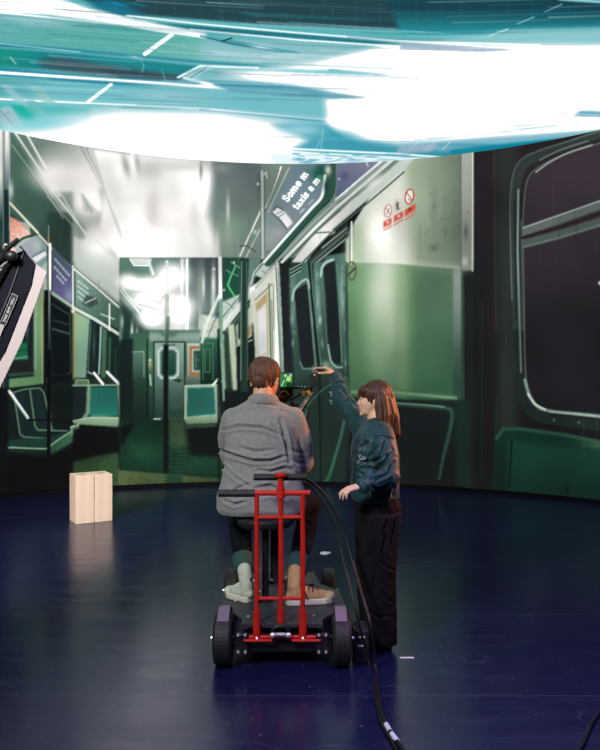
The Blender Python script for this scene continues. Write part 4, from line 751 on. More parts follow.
obj('handlebar', tube([(-.262, FYY, .988), (.058, FYY, .988)], .0155, 16), RED, dolly)
obj('handle_grip', tube([(-.458, FYY, .986), (-.255, FYY, .986)], .021, 16), RUBB, dolly)
bm = tube([(-.108, FYY, .96), (-.108, FYY, 1.02)], .024, 16); add_tube(bm, [(-.108, FYY, 1.02), (-.108, FYY, 1.085)], .017, 14); add_tube(bm, [(-.108, FYY, 1.083), (-.108, FYY, 1.098)], .034, 20); obj('centre_clamp', bm, RED, dolly)
obj('back_bar', tube([(-.262, FYY+.03, 1.072), (.035, FYY+.03, 1.072)], .019, 14), BLACK, dolly)
# seat on its post, steering column
bm = bmesh.new(); add_loft(bm, [(-.215, 4.36, .715, .15, .15), (-.215, 4.36, .735, .175, .17), (-.215, 4.36, .765, .178, .172), (-.215, 4.36, .782, .16, .155)], 32, 2.6); obj('seat', bm, mat('black_vinyl', (.018, .018, .02), .5), dolly, smooth=True)
obj('seat_post', tube([(-.215, 4.36, .25), (-.215, 4.36, .72)], .021, 18), BLACK, dolly)
bm = tube([(-.215, 4.36, .25), (-.215, 4.36, .262)], .055, 24); obj('post_flange', bm, BLACK, dolly)
COLX, COLY = -.158, 4.76
obj('camera_column', tube([(COLX, COLY, .25), (COLX, COLY, 1.20)], .045, 28), mat('black_anodised', (.012, .013, .016), .28), dolly)
bm = tube([(COLX, COLY, .25), (COLX, COLY, .27)], .075, 28); obj('column_flange', bm, BLACK, dolly)
for k in range(6):
    t = k*PI/3; o = obj('bolt', tube([(COLX+.063*math.cos(t), COLY+.063*math.sin(t), .27), (COLX+.063*math.cos(t), COLY+.063*math.sin(t), .279)], .007, 6), CHR, dolly)
for x, y in ((-.30, 4.05), (.08, 4.06), (-.40, 4.33), (.2, 4.33)): obj('bolt', tube([(x, y, .249), (x, y, .257)], .008, 6), CHR, dolly)
# small valves and fittings low on the seat post side
bm = bmesh.new(); add_tube(bm, [(-.262, 4.28, .25), (-.262, 4.28, .60)], .014, 10); add_tube(bm, [(-.262, 4.28, .42), (-.29, 4.25, .46)], .006, 8); obj('steering_rod', bm, BLACK, dolly)
for p in ((-.255, 4.255, .47), (-.275, 4.255, .40), (-.25, 4.255, .335)): bm = bmesh.new(); add_ell(bm, p, (.012, .010, .008)); obj('fitting', bm, CHR, dolly)
bm = box((.055, 4.50, .275), (.06, .05, .03)); add_tube(bm, [(.03, 4.5, .30), (.09, 4.5, .30)], .010, 8); obj('brake_pedal', bm, BLACK, dolly, bevel=.004)

# ================================================================ film camera on the column
DKP = mat('camera_black', (.016, .016, .018), .4)
rig = thing('film_camera', (COLX, COLY, 1.20), 'black film camera rig with small monitor in front of the seated man', 'camera')
obj('camera_head', box((-.16, 4.80, 1.26), (.16, .16, .12)), DKP, rig, bevel=.01)
obj('tilt_arm', tube([(-.16, 4.80, 1.30), (-.11, 5.0, 1.50)], [.03, .024], 12), DKP, rig)
bm = box((-.115, 5.07, 1.56), (.13, .26, .13)); add_box(bm, (-.115, 5.02, 1.64), (.10, .16, .035)); obj('camera_body', bm, DKP, rig, bevel=.008)
bm = bmesh.new(); add_tube(bm, [(-.115, 5.19, 1.56), (-.115, 5.26, 1.56), (-.115, 5.27, 1.56), (-.115, 5.39, 1.56)], [.048, .048, .056, .058], 24); obj('lens', bm, DKP, rig, bevel=.003)
c = P(286.3, 380.5, 4.86); bm = box(c, (.100, .02, .118)); o = obj('monitor', bm, DKP, rig, bevel=.004)
# monitor picture: a small green view of the carriage
bm = bmesh.new(); x0, x1, z0, z1 = P(280, 0, 4.848).x, P(292.6, 0, 4.848).x, P(0, 387, 4.848).z, P(0, 373.4, 4.848).z
bm.faces.new([bm.verts.new(v) for v in ((x0, 4.848, z0), (x1, 4.848, z0), (x1, 4.848, z1), (x0, 4.848, z1))]); obj('screen', bm, mat('monitor_green', (.01, .02, .01), .3, emit=((.02, .20, .05), 1.)), o)
for nm, pts, e in (('screen_highlight', ((286.5, 377), (291, 376), (290.6, 381.5), (286.2, 381)), (.45, .75, .18)), ('screen_highlight', ((284, 375.4), (285.6, 374.4), (287, 376), (285, 377)), (.7, .85, .8)),
                   ('screen_highlight', ((281, 386), (284, 380), (284.8, 380.6), (282, 386)), (.6, .75, .6)), ('screen_highlight', ((289.5, 374.2), (291.4, 374), (291.6, 376), (289.8, 376)), (.5, .6, .7)),
                   ('screen_shadow', ((287, 382), (292.4, 383), (292.4, 387), (286, 387)), (.004, .05, .012))):
    bm = bmesh.new(); bm.faces.new([bm.verts.new(P(x, y, 4.8465)) for x, y in pts]); obj(nm, bm, mat('glow_%d_%d' % (e[0]*1000, e[1]*1000), (.01, .01, .01), .4, emit=(e, 1.)), o)
bm = box(P(300, 387.6, 4.86), (.155, .022, .020)); obj('monitor_bracket', bm, DKP, rig, bevel=.003)
for x in (295.5, 298, 301.5, 305): obj('bracket_marking', box(P(x, 386.6, 4.847), (.009, .002, .006)), mat('pale_print', (.6, .62, .6), .5), rig)
obj('battery_pack', box(P(312.9, 380, 4.88), (.052, .05, .098)), DKP, rig, bevel=.004); bm = bmesh.new(); add_ell(bm, P(314.6, 375, 4.85), (.006, .004, .006)); obj('battery_lamp', bm, mat('red_led', (.7, .3, .26), .3, emit=((.8, .35, .3), .6)), rig)
obj('battery_post', box(P(311, 388, 4.90), (.02, .03, .03)), DKP, rig)
# follow-focus wheel
cw = P(284, 395.5, 4.83)
bm = bmesh.new(); add_tube(bm, [cw, cw+Vector((0, .03, 0))], .046, 30); o = obj('focus_wheel', bm, RUBB, rig, bevel=.004)
bm = bmesh.new(); add_tube(bm, [cw+Vector((.030*math.cos(t*PI/10), -.004, .030*math.sin(t*PI/10))) for t in range(12)], .0035, 6); obj('wheel_scale', bm, mat('amber_paint', (.75, .38, .05), .4), o)
bm = bmesh.new(); add_ell(bm, cw+Vector((-.016, -.006, -.012)), (.014, .008, .012)); obj('wheel_knob', bm, mat('red_anodised', (.35, .03, .02), .35), o)
BR = mat('orange_anodised', (.80, .36, .04), .3, .4)
obj('support_rod', tube([P(289, 401, 4.86), P(303, 393, 4.86), P(311, 386, 4.88)], .0075, 10), DKP, rig)
for x, y in ((303.4, 393.2), (308.2, 392.6)): bm = bmesh.new(); add_tube(bm, [P(x, y, 4.845), P(x, y, 4.865)], .016, 16); obj('rod_clamp', bm, BR, rig); 
bm = tube([P(306, 393.5, 4.84), P(306, 393.5, 4.872)], .010, 14); obj('clamp_screw', bm, DKP, rig)
obj('white_arm', tube([P(299, 410, 4.87), P(312.5, 389.5, 4.93)], .017, 4), mat('white_enamel', (.78, .78, .74), .4), rig, bevel=.003)
bm = bmesh.new(); add_tube(bm, [P(x, y, 4.88) for x, y in ((298, 414), (302, 421), (307, 419), (309.5, 412), (307, 406.5), (302, 405.5), (298, 409), (299, 416), (303, 424))], .0045, 8); obj('coiled_cable', bm, RUBB, rig)
bm = bmesh.new(); add_tube(bm, [P(x, y, 4.84) for x, y in ((291, 402), (294, 404), (297, 409), (299, 412))], .011, 10); obj('cable_sleeve', bm, mat('dark_red_sleeve', (.14, .03, .03), .5), rig)
bm = box(P(295, 412, 4.9), (.05, .05, .12)); obj('control_box', bm, DKP, rig, bevel=.004)
bm = bmesh.new(); add_tube(bm, [P(x, y, 4.84) for x, y in ((298, 410), (300.5, 415), (300, 420))], .008, 8); obj('steel_lever', bm, CHR, rig)

# ================================================================ pair of wooden apple boxes
def wood():
    m = bpy.data.materials.new('pale_plywood'); m.use_nodes = True; nt = m.node_tree; b = nt.nodes['Principled BSDF']; L = nt.links.new
    tc = nt.nodes.new('ShaderNodeTexCoord'); mp = nt.nodes.new('ShaderNodeMapping'); mp.inputs['Scale'].default_value = (7, 7, 1.3); L(tc.outputs['Object'], mp.inputs[0])
    n = nt.nodes.new('ShaderNodeTexNoise'); n.inputs['Scale'].default_value = 1.2; n.inputs['Detail'].default_value = 3; L(mp.outputs[0], n.inputs[0])
    w = nt.nodes.new('ShaderNodeTexWave'); w.inputs['Scale'].default_value = .35; w.inputs['Distortion'].default_value = 7; w.inputs['Detail'].default_value = 3; w.bands_direction = 'X'; L(mp.outputs[0], w.inputs[0])
    r = nt.nodes.new('ShaderNodeValToRGB'); r.color_ramp.elements[0].color = (.70, .55, .42, 1); r.color_ramp.elements[1].color = (.76, .62, .49, 1)
    x = nt.nodes.new('ShaderNodeMix'); x.inputs[0].default_value = .4; L(w.outputs[1], x.inputs[2]); L(n.outputs[0], x.inputs[3]); L(x.outputs[0], r.inputs[0]); L(r.outputs[0], b.inputs['Base Color'])
    b.inputs['Roughness'].default_value = .5; return m
WD = wood(); SL = mat('dark_slot', (.05, .035, .025), .8); YB = 7.78
for i, (px0, px1) in enumerate(((76.3, 94.6), (95.0, 113.2))):
    x0, x1 = (px0-300)/FL*YB, (px1-300)/FL*YB; h = .53
    lab = ('pale wooden apple box standing on end, left one of the pair by the wall', 'pale wooden apple box standing on end, right one of the pair by the wall')[i]
    a = thing('wooden_box', ((x0+x1)/2, YB+.15, 0), lab, 'wooden box', 'apple boxes standing on the stage floor')
    bm = box(((x0+x1)/2, YB+.15, h/2), (x1-x0-.004, .30, h)); obj('box_body', bm, WD, a, bevel=.004)
    bm = bmesh.new(); xc = (x0+x1)/2
    add_tube(bm, [(xc-.035, YB+.15, h+.0006), (xc+.035, YB+.15, h+.0006)], .0, 4) if 0 else add_box(bm, (xc, YB+.15, h+.0003), (.075, .03, .0012))
    obj('hand_slot', bm, SL, a, bevel=.0)
    t = math.radians(31); w_ = .206; c0 = Vector((-2.475, 7.72, 0))          # both stand turned a little, side by side
    lx = (i+.5)*w_; ly = .15; a.location = c0+Vector((.0, .0, 0))+Vector((lx*math.cos(t)-ly*math.sin(t), lx*math.sin(t)+ly*math.cos(t), 0)); a.rotation_euler = (0, 0, t)
# floor marks
o = at_base(obj('tape_mark', box(((407-300)/FL*4.08, 4.083, .0015), (.082, .018, .002)), mat('pale_tape', (.75, .76, .70), .5))); tag(o, 'short strip of white tape stuck on the dark floor right of the woman', 'tape mark')
bm = bmesh.new(); c = Vector(((324.5-300)/FL*6.47, 6.47, .003)); add_ell(bm, c, (.042, .06, .006)); add_ell(bm, c+Vector((.03, .01, .002)), (.03, .03, .008)); o = at_base(obj('paper_scrap', bm, mat('white_paper', (.8, .82, .85), .6), smooth=True)); tag(o, 'small crumpled white scrap lying on the floor behind the dolly', 'scrap')
# power box beside the right rear wheel
pb = thing('power_box', (.352, 4.07, 0), 'small black equipment box with pale markings beside the right rear dolly wheel', 'power box')
obj('case', box((.352, 4.07, .10), (.09, .15, .19)), DKP, pb, bevel=.01); obj('carry_handle', tube([(.32, 4.07, .19), (.32, 4.07, .215), (.37, 4.07, .215), (.37, 4.07, .19)], .006, 8), DKP, pb)
for z, w in ((.155, .035), (.105, .045)): obj('printed_marking', box((.352, 3.994, z), (w, .002, .010)), mat('pale_print', (.6, .62, .6), .5), pb)
# ================================================================ cables
CB = mat('black_cable', (.008, .008, .009), .5, spec=.3)
def smoothp(pts, n=8):
    Q = [Vector(p) for p in pts]; Q = [Q[0]]+Q+[Q[-1]]; out = []
    for i in range(1, len(Q)-2):
        for k in range(n):
            t = k/n; out.append(.5*((2*Q[i])+(Q[i+1]-Q[i-1])*t+(2*Q[i-1]-5*Q[i]+4*Q[i+1]-Q[i+2])*t*t+(3*Q[i]-Q[i-1]-3*Q[i+1]+Q[i+2])*t**3))
    return out+[Q[-1]]
def F(px, py, r=.011):
    Y = (EYE-r)*FL/(py-375); return Vector(((px-300)/FL*Y, Y, r))
c1 = [P(300, 476, 4.75), P(314, 484, 4.6), P(328, 499, 4.4), P(342, 527, 4.2), P(352, 560, 4.05), P(363, 598, 3.95), P(371, 628, 3.86), F(375.5, 668), F(379, 700), F(385, 722), F(396, 740), F(408, 756), F(430, 775)]
o = at_base(obj('power_cable', tube(smoothp(c1), .0105, 10), CB, smooth=True)); tag(o, 'thick black cable hanging from the dolly past the woman to the front floor', 'cable', 'camera cables'); 
c2 = [P(300, 480, 4.7), P(313, 488, 4.55), P(326, 506, 4.35), P(337, 535, 4.15), P(347, 575, 4.0), P(358, 620, 3.88), F(369, 664), F(376, 700), F(381, 722), F(391, 740), F(401, 756), F(422, 775)]
o2 = at_base(obj('power_cable', tube(smoothp(c2), .0075, 10), CB, smooth=True)); tag(o2, 'thinner black cable running left of the thick one from dolly to floor', 'cable', 'camera cables')
WT = mat('white_tape', (.62, .63, .66), .5)
for a, b in (((386.0, 724.5), (390.2, 731.5)), ((391.8, 734), (397.5, 741.5))):
    obj('tape_band', tube([F(*a), F(*b)], .0122, 12), WT, o, label='white tape band')
c3 = [F(640, 690), F(612, 706), F(600, 712), F(591, 725), F(585, 740), F(577, 753), F(560, 775)]
o = at_base(obj('floor_cable', tube(smoothp(c3), .009, 10), CB, smooth=True)); tag(o, 'black cable curving over the floor at the lower right edge', 'cable')

# ================================================================ lamp leaning in at the left edge
YL = 3.2
lamp = thing('panel_light', (-2.2, YL+.1, 0), 'tilted black studio panel light with pinkish white diffuser at the left edge', 'stage light')
def slab(pts, y0, y1):
    bm = bmesh.new(); a = [bm.verts.new(P(x, y, YL)+Vector((-.42*y0, y0, 0))) for x, y in pts]; b = [bm.verts.new(P(x, y, YL)+Vector((-.42*y1, y1, 0))) for x, y in pts]
    bridge(bm, a, b); bm.faces.new(a[::-1]); bm.faces.new(b); return bm
obj('housing', slab([(-70, 390), (-8, 262), (24, 250), (36, 265), (32, 285), (6, 352), (-20, 420)], 0, .34), mat('lamp_black', (.0035, .004, .009), .6, spec=.12, noise=(8, (.006, .007, .015))), lamp, bevel=.006)
obj('diffuser', slab([(36.3, 264), (47, 272), (22, 342), (0, 388), (-18, 424), (-30, 412), (6, 352), (32, 286)], -.004, .34), mat('diffuser_cloth', (.56, .46, .46), .8, emit=((.9, .72, .72), .10)), lamp, bevel=.003)
obj('housing_rib', slab([(23.2, 252), (24.2, 252), (10, 294), (-14, 350), (-15, 349), (9, 293)], -.006, .0), mat('rib_grey', (.05, .05, .06), .4), lamp)
bm = bmesh.new()
for k in range(9):
    t = k/8; add_tube(bm, [P(12-24*t, 258+44*t, YL-.012), P(1-24*t, 268+44*t, YL-.03)], .010, 6)
obj('cooling_fin', bm, mat('fin_grey', (.10, .095, .10), .35, .6), lamp)
lb = obj('label_plate', slab([(12.3, 293.5), (18, 296.5), (5.2, 326), (-.2, 323.5)], -.009, -.004), mat('label_black', (.02, .02, .024), .4), lamp)
WP = mat('white_print', (.75, .75, .75), .5)
def pline(a, b, w, par): obj('label_print', tube([P(*a, YL-.011), P(*b, YL-.011)], w, 6), WP, par)
for a, b in (((12.3, 293.5), (18, 296.5)), ((18, 296.5), (5.2, 326)), ((12.3, 293.5), (-.2, 323.5))): pline(a, b, .0010, lb)
bm = bmesh.new(); rr = random.Random(3)
for k in range(20):
    t = k/19; x, y = 13.6-9.5*t, 299+22.0*t
    if k in (6, 13): continue
    w = .6+rr.random()*.9; add_tube(bm, [P(x-w, y-.5*w, YL-.011), P(x+w, y+.5*w, YL-.011)], .0015, 5)
obj('label_print', bm, WP, lb)
obj('sticker', slab([(-3, 322), (4.5, 325.5), (0, 337), (-8, 333)], -.009, -.003), mat('sticker_grey', (.45, .43, .42), .6), lamp, label='pale sticker')
bm = bmesh.new(); add_tube(bm, [P(2, 258, YL-.03), P(8, 248, YL-.05), P(18, 239, YL-.06)], [.02, .012, .009], 8); add_ell(bm, P(5, 249, YL-.04), (.022, .02, .03)); add_ell(bm, P(11, 256, YL-.04), (.03, .02, .025)); add_tube(bm, [P(-2, 262, YL-.03), P(-8, 250, YL)], .014, 8); obj('tilt_clamp', bm, DKP, lamp)
bm = bmesh.new(); add_ell(bm, P(6, 245, YL-.065), (.010, .008, .007)); obj('clamp_bolt', bm, CHR, lamp)
obj('safety_cord', tube([P(x, y, YL+.05) for x, y in ((20, 246), (25, 252), (29, 258), (33, 262))], .004, 6), DKP, lamp)
bm = bmesh.new(); add_tube(bm, [(-2.2, YL+.17, .25), (-2.2, YL+.17, 2.05)], .018, 12); add_tube(bm, [(-2.2, YL+.17, 2.05), (-1.56, YL+.17, 2.1)], .016, 10); obj('stand_pole', bm, DKP, lamp)
for k in range(3):
    t = k*2*PI/3+PI/6; obj('stand_leg', tube([(-2.2, YL+.17, .55), (-2.2+.35*math.cos(t), YL+.17+.35*math.sin(t), .012)], .012, 8), DKP, lamp)
# ================================================================ people
SKIN = mat('skin', (.60, .31, .20), .5, noise=(60, (.66, .36, .24), .3))
def frame(yaw, pitch=0., roll=0.):
    """forward, side (left), up vectors; yaw 0 looks along +Y, positive turns left (towards -X)"""
    R = Matrix.Rotation(yaw, 3, 'Z') @ Matrix.Rotation(pitch, 3, 'X') @ Matrix.Rotation(roll, 3, 'Y')
    return R @ Vector((0, 1, 0)), R @ Vector((-1, 0, 0)), R @ Vector((0, 0, 1)), R
def head(bm, C, fr, k=1.):
    Fw, Sd, Up, R = fr
    def at(f, s, u): return C+(Fw*f+Sd*s+Up*u)*k
    def el(f, s, u, rf, rs, ru): add_ell(bm, at(f, s, u), (rs*k, rf*k, ru*k), R, 12)
    el(-.012, 0, .030, .098, .078, .090); el(.025, 0, -.010, .074, .068, .088); el(.038, 0, -.066, .048, .050, .040)
    el(.074, 0, -.092, .018, .022, .018); el(.074, 0, .028, .018, .050, .012); el(.080, 0, -.012, .016, .040, .022)
    el(.070, .034, -.018, .020, .020, .018); el(.070, -.034, -.018, .020, .020, .018)
    add_tube(bm, [at(.086, 0, .020), at(.096, 0, .002), at(.107, 0, -.020), at(.094, 0, -.034)], [.007*k, .007*k, .0095*k, .009*k], 10)
    el(.100, .010, -.030, .010, .008, .007); el(.100, -.010, -.030, .010, .008, .007)
    el(.088, 0, -.052, .012, .024, .006); el(.085, 0, -.062, .012, .021, .007)
    for s in (-1, 1):
        el(-.008, s*.080, -.008, .017, .009, .030); el(-.012, s*.087, .008, .014, .006, .014)
        add_tube(bm, [at(-.01, s*.070, .005), at(-.008, s*.082, -.01)], .012*k, 8)
    add_limb(bm, [at(-.018, 0, -.05), at(-.022, 0, -.16)], [.056*k, .060*k], 18)
    return at
def eyes(at, fr, k, par, hair_m):
    Fw, Sd, Up, R = fr
    for s in (-1, 1):
        bm = bmesh.new(); add_ell(bm, at(.085, s*.031, .006), (.011*k, .009*k, .0050*k), R, 8); e = obj('eye', bm, mat('eye_white', (.35, .30, .28), .5), par, smooth=True)
        bm = bmesh.new(); add_ell(bm, at(.0925, s*.031, .006), (.0055*k, .004*k, .0050*k), R, 8); obj('iris', bm, mat('iris_dark', (.03, .018, .012), .2), e, smooth=True)
        obj('eyebrow', tube([at(.097, s*.014, .030), at(.096, s*.034, .034), at(.084, s*.052, .030)], [.003*k, .004*k, .002*k], 8), hair_m, par, smooth=True)
    bm = bmesh.new(); add_ell(bm, at(.0965, 0, -.0535), (.019*k, .009*k, .0035*k), R, 8); add_ell(bm, at(.0945, 0, -.0615), (.017*k, .009*k, .005*k), R, 8); obj('lips', bm, mat('lips', (.42, .14, .12), .4), par, smooth=True)
def finger(bm, pts, r0=.0085, r1=.0065):
    n = len(pts); add_limb(bm, pts, [r0+(r1-r0)*i/(n-1) for i in range(n)], 10)
def hand(bm, W0, fwd, palm_n, side, curls, thumb, k=1., spread=.05):
    """W0 wrist; fwd = direction of the hand; palm_n = the way the palm faces; side = towards the thumb"""
    fwd = fwd.normalized(); side = (side-fwd*side.dot(fwd)).normalized(); dn = fwd.cross(side).normalized()
    if dn.dot(palm_n) < 0: dn = -dn
    for s, l in ((.030, .078), (.010, .084), (-.010, .082), (-.030, .072)):
        add_limb(bm, [W0+side*s*.5*k, W0+(fwd*l+side*s)*k], [.017*k, .0115*k], 10)
    for i, (s, ln) in enumerate(((.031, .072), (.0105, .080), (-.0105, .074), (-.031, .058))):
        p = W0+(fwd*(.078-.004*abs(i-1.2))+side*s)*k; a = 0; d = (fwd+side*spread*(1.5-i)).normalized(); pts = [p]
        for j, q in enumerate((.45, .30, .25)):
            a += curls[i][j]; dd = d*math.cos(a)+dn*math.sin(a); p = p+dd*ln*q*k; pts.append(p)
        finger(bm, pts, .0088*k, .0068*k)
    t0 = W0+(fwd*.022+side*.024)*k; a1, a2 = thumb
    p1 = t0+(fwd*.028+side*.030+dn*a1*.02)*k; p2 = p1+(fwd*.028+side*.010+dn*a1*.024)*k; p3 = p2+(fwd*.022-side*.002*a2+dn*a1*.016)*k
    add_limb(bm, [t0, p1, p2, p3], [.015*k, .0115*k, .0095*k, .0075*k], 10)
def hair_groove(C, scale, amp, seed):
    """fine strands running downwards"""
    rs = np.random.RandomState(seed); ph = rs.rand(6)*6.3
    def f(co, no):
        a = np.arctan2(co[:, 1]-C.y, co[:, 0]-C.x); z = co[:, 2]
        d = sum(np.sin(a*scale*(1+.37*i)+ph[i]+z*(6+3*i)+1.4*np.sin(z*20+ph[i]))/(1+i*.5) for i in range(6))
        return co+no*(amp*d/2.2)[:, None]
    return f
# ---------------------------------------------------------------- seated man, seen from behind
mb = bmesh.new()
HC = Vector((-.225, 4.47, 1.612)); fr = frame(math.radians(-22), math.radians(-6), 0)
at = head(mb, HC, fr, 1.1)
add_loft(mb, [(-.215, 4.38, .80, .15, .11), (-.215, 4.38, .90, .165, .12), (-.225, 4.38, 1.05, .155, .11), (-.235, 4.38, 1.20, .17, .115), (-.235, 4.39, 1.34, .185, .11), (-.235, 4.41, 1.42, .15, .09), (-.235, 4.43, 1.48, .065, .065)], 28, 2.2)
SHL, ELL, WRL = Vector((-.415, 4.41, 1.365)), Vector((-.455, 4.56, 1.13)), Vector((-.30, 4.74, 1.27))
SHR, ELR, WRR = Vector((-.045, 4.41, 1.365)), Vector((.020, 4.50, 1.09)), Vector((-.05, 4.73, 1.20))
for a, b, c in ((SHL, ELL, WRL), (SHR, ELR, WRR)): add_limb(mb, [a, b, c], [.055, .043, .030])
hand(mb, WRL, Vector((.5, .5, .35)), Vector((.4, .6, -.6)), Vector((.5, -.4, .8)), [(.5, .6, .5)]*4, (1.2, 1))
hand(mb, WRR, Vector((-.25, .5, .6)), Vector((-.3, .8, -.5)), Vector((-.8, -.2, .3)), [(.5, .7, .5)]*4, (1.2, 1))
HL, KL, AL = Vector((-.305, 4.40, .845)), Vector((-.415, 4.70, .735)), Vector((-.345, 4.36, .385))
HR, KR, AR = Vector((-.125, 4.40, .845)), Vector((.070, 4.68, .775)), Vector((-.030, 4.33, .385))
for h_, k_, a_, toe in ((HL, KL, AL, Vector((-.40, 4.43, .29))), (HR, KR, AR, Vector((.10, 4.32, .29)))):
    add_limb(mb, [h_, k_, a_], [.085, .055, .038]); add_limb(mb, [a_, a_+Vector((0, 0, -.06)), a_*.5+toe*.5+Vector((0, 0, -.01))], [.034, .030, .022])
man = fuse('person', mb, .0055, 3, SKIN)
tag(man, 'person in grey jacket and dark jeans sitting on the dolly seen from behind', 'person')
at_base(man)
# short brown hair with faded nape
Fw, Sd, Up, R = fr
HAIR = mat('brown_hair', (.050, .020, .010), .62, noise=(8, (.15, .062, .030), .25), bump=(20, .35), stretch=(14, 14, 2.5))
bm = bmesh.new(); add_ell(bm, HC+Fw*-.012+Up*.048, (.099, .120, .103), R, 16); add_ell(bm, HC+Fw*-.050+Up*.000, (.060, .078, .060), R, 14); add_ell(bm, HC+Fw*.05+Up*.100, (.068, .060, .046), R, 12); add_ell(bm, HC+Fw*.0+Up*.125+Sd*.015, (.060, .08, .030), R, 12)
def hair_cut(co, no):
    c = hair_groove(HC, 15, .0045, 5)(co, no); return c
obj_h = fuse('hair', bm, .004, 2, HAIR, man, hair_cut)
eyes(at, fr, 1.1, man, HAIR)
# jacket
def greycloth():
    m = mat('grey_flecked_wool', (.105, .105, .108), .9, sheen=.25); nt = m.node_tree; b = nt.nodes['Principled BSDF']; L = nt.links.new
    tc = nt.nodes.new('ShaderNodeTexCoord'); n = nt.nodes.new('ShaderNodeTexNoise'); n.inputs['Scale'].default_value = 190; n.inputs['Detail'].default_value = 3; L(tc.outputs['Object'], n.inputs[0])
    r = nt.nodes.new('ShaderNodeValToRGB'); r.color_ramp.elements[0].position = .36; r.color_ramp.elements[1].position = .66; r.color_ramp.elements[0].color = (.13, .13, .127, 1); r.color_ramp.elements[1].color = (.27, .27, .262, 1); L(n.outputs[0], r.inputs[0]); L(r.outputs[0], b.inputs['Base Color'])
    n2 = nt.nodes.new('ShaderNodeTexNoise'); n2.inputs['Scale'].default_value = 9; n2.inputs['Detail'].default_value = 4; L(tc.outputs['Object'], n2.inputs[0])
    ad = nt.nodes.new('ShaderNodeMath'); ad.operation = 'MULTIPLY_ADD'; ad.inputs[1].default_value = .05; L(n.outputs[0], ad.inputs[0]); L(n2.outputs[0], ad.inputs[2])
    u = nt.nodes.new('ShaderNodeBump'); u.inputs['Strength'].default_value = .35; u.inputs['Distance'].default_value = .02; L(ad.outputs[0], u.inputs['Height']); L(u.outputs[0], b.inputs['Normal']); return m
GREY = greycloth()
bm = bmesh.new()
add_loft(bm, [(-.240, 4.37, .792, .262, .165), (-.242, 4.37, .82, .278, .175), (-.244, 4.37, .90, .276, .172), (-.238, 4.375, 1.0, .250, .16), (-.234, 4.38, 1.12, .232, .15), (-.236, 4.38, 1.24, .228, .148), (-.236, 4.39, 1.33, .222, .14), (-.236, 4.40, 1.40, .185, .12), (-.236, 4.42, 1.455, .115, .092), (-.234, 4.43, 1.49, .080, .080)], 40, 2.3)
for a, b, c, q in ((SHL, ELL, WRL, -1), (SHR, ELR, WRR, 1)):
    add_limb(bm, [a+Vector((0, 0, -.0)), (a+b)/2+Vector((q*.012, -.005, 0)), b, (b+c)/2, c], [.082, .080, .070, .062, .048], 20)
add_limb(bm, [Vector((-.40, 4.40, 1.385)), Vector((-.30, 4.41, 1.445)), Vector((-.234, 4.42, 1.46)), Vector((-.17, 4.41, 1.445)), Vector((-.07, 4.40, 1.385))], [.062, .058, .065, .058, .062], 16)
jf = [([(224, 430), (240, 426), (262, 428), (284, 436)], .012, 1.8), ([(217, 449), (232, 455), (252, 461), (270, 461), (286, 456)], .016, 1.8), ([(217, 452), (222, 465), (236, 478), (250, 487)], .012, 1.7), ([(232, 442), (250, 440), (268, 443)], .006, 2),
      ([(280, 420), (284, 432), (287, 446), (290, 462)], .014, 2.0), ([(272, 424), (280, 432), (286, 440)], .009, 1.8), ([(292, 424), (298, 440), (303, 456)], .009, 2), ([(288, 448), (296, 452), (306, 453)], .010, 1.8), ([(289, 458), (298, 463), (308, 464)], .010, 1.8), ([(290, 470), (298, 474), (308, 474)], .008, 1.6),
      ([(226, 468), (240, 470), (256, 475), (270, 474)], .010, 2.0), ([(258, 470), (270, 472), (284, 468), (292, 470)], .012, 1.8), ([(262, 480), (274, 478), (286, 481)], .012, 1.8), ([(256, 488), (268, 486), (282, 489)], .011, 1.8), ([(230, 495), (238, 488), (250, 484)], .008, 1.7), ([(224, 500), (234, 505), (246, 502)], .010, 1.7), ([(258, 496), (272, 494), (286, 498)], .010, 1.8),
      ([(226, 412), (244, 409), (264, 408), (284, 411), (298, 417)], .004, .8), ([(219, 436), (226, 446), (228, 458)], .010, 1.8), ([(240, 448), (256, 452), (274, 450)], .006, 2.0), ([(246, 400), (264, 402), (282, 401)], .005, 1.0)]
jf = [(a, b*(1.45 if i not in (6, 7, 8, 9) else .6), c*.9) for i, (a, b, c) in enumerate(jf) if i not in (3, 10, 18, 20, 21)]
def jsc(co, no):
    co = wrinkle(co, no, .0028, 13, 3); return folds(jf)(co, no)
jacket = fuse('jacket', bm, .0052, 6, GREY, man, jsc)
bm = bmesh.new()   # turned collar
rows = []
for i in range(25):
    t = -2.5+5.0*i/24; c = Vector((-.232, 4.432, 0)); q = Vector((math.sin(t), -math.cos(t), 0)); drop = .0+.012*abs(t)
    rows.append([bm.verts.new(c+Vector((q.x*rx, q.y*ry, z-drop))) for rx, ry, z in ((.072, .072, 1.475), (.074, .074, 1.535), (.080, .080, 1.540), (.092, .090, 1.530), (.112, .104, 1.478), (.106, .098, 1.472), (.086, .084, 1.515), (.082, .082, 1.475))])
for a, b in zip(rows, rows[1:]): bridge(bm, a, b)
bm.faces.new(rows[0][::-1]); bm.faces.new(rows[-1]); obj('collar', bm, GREY, jacket, smooth=True)
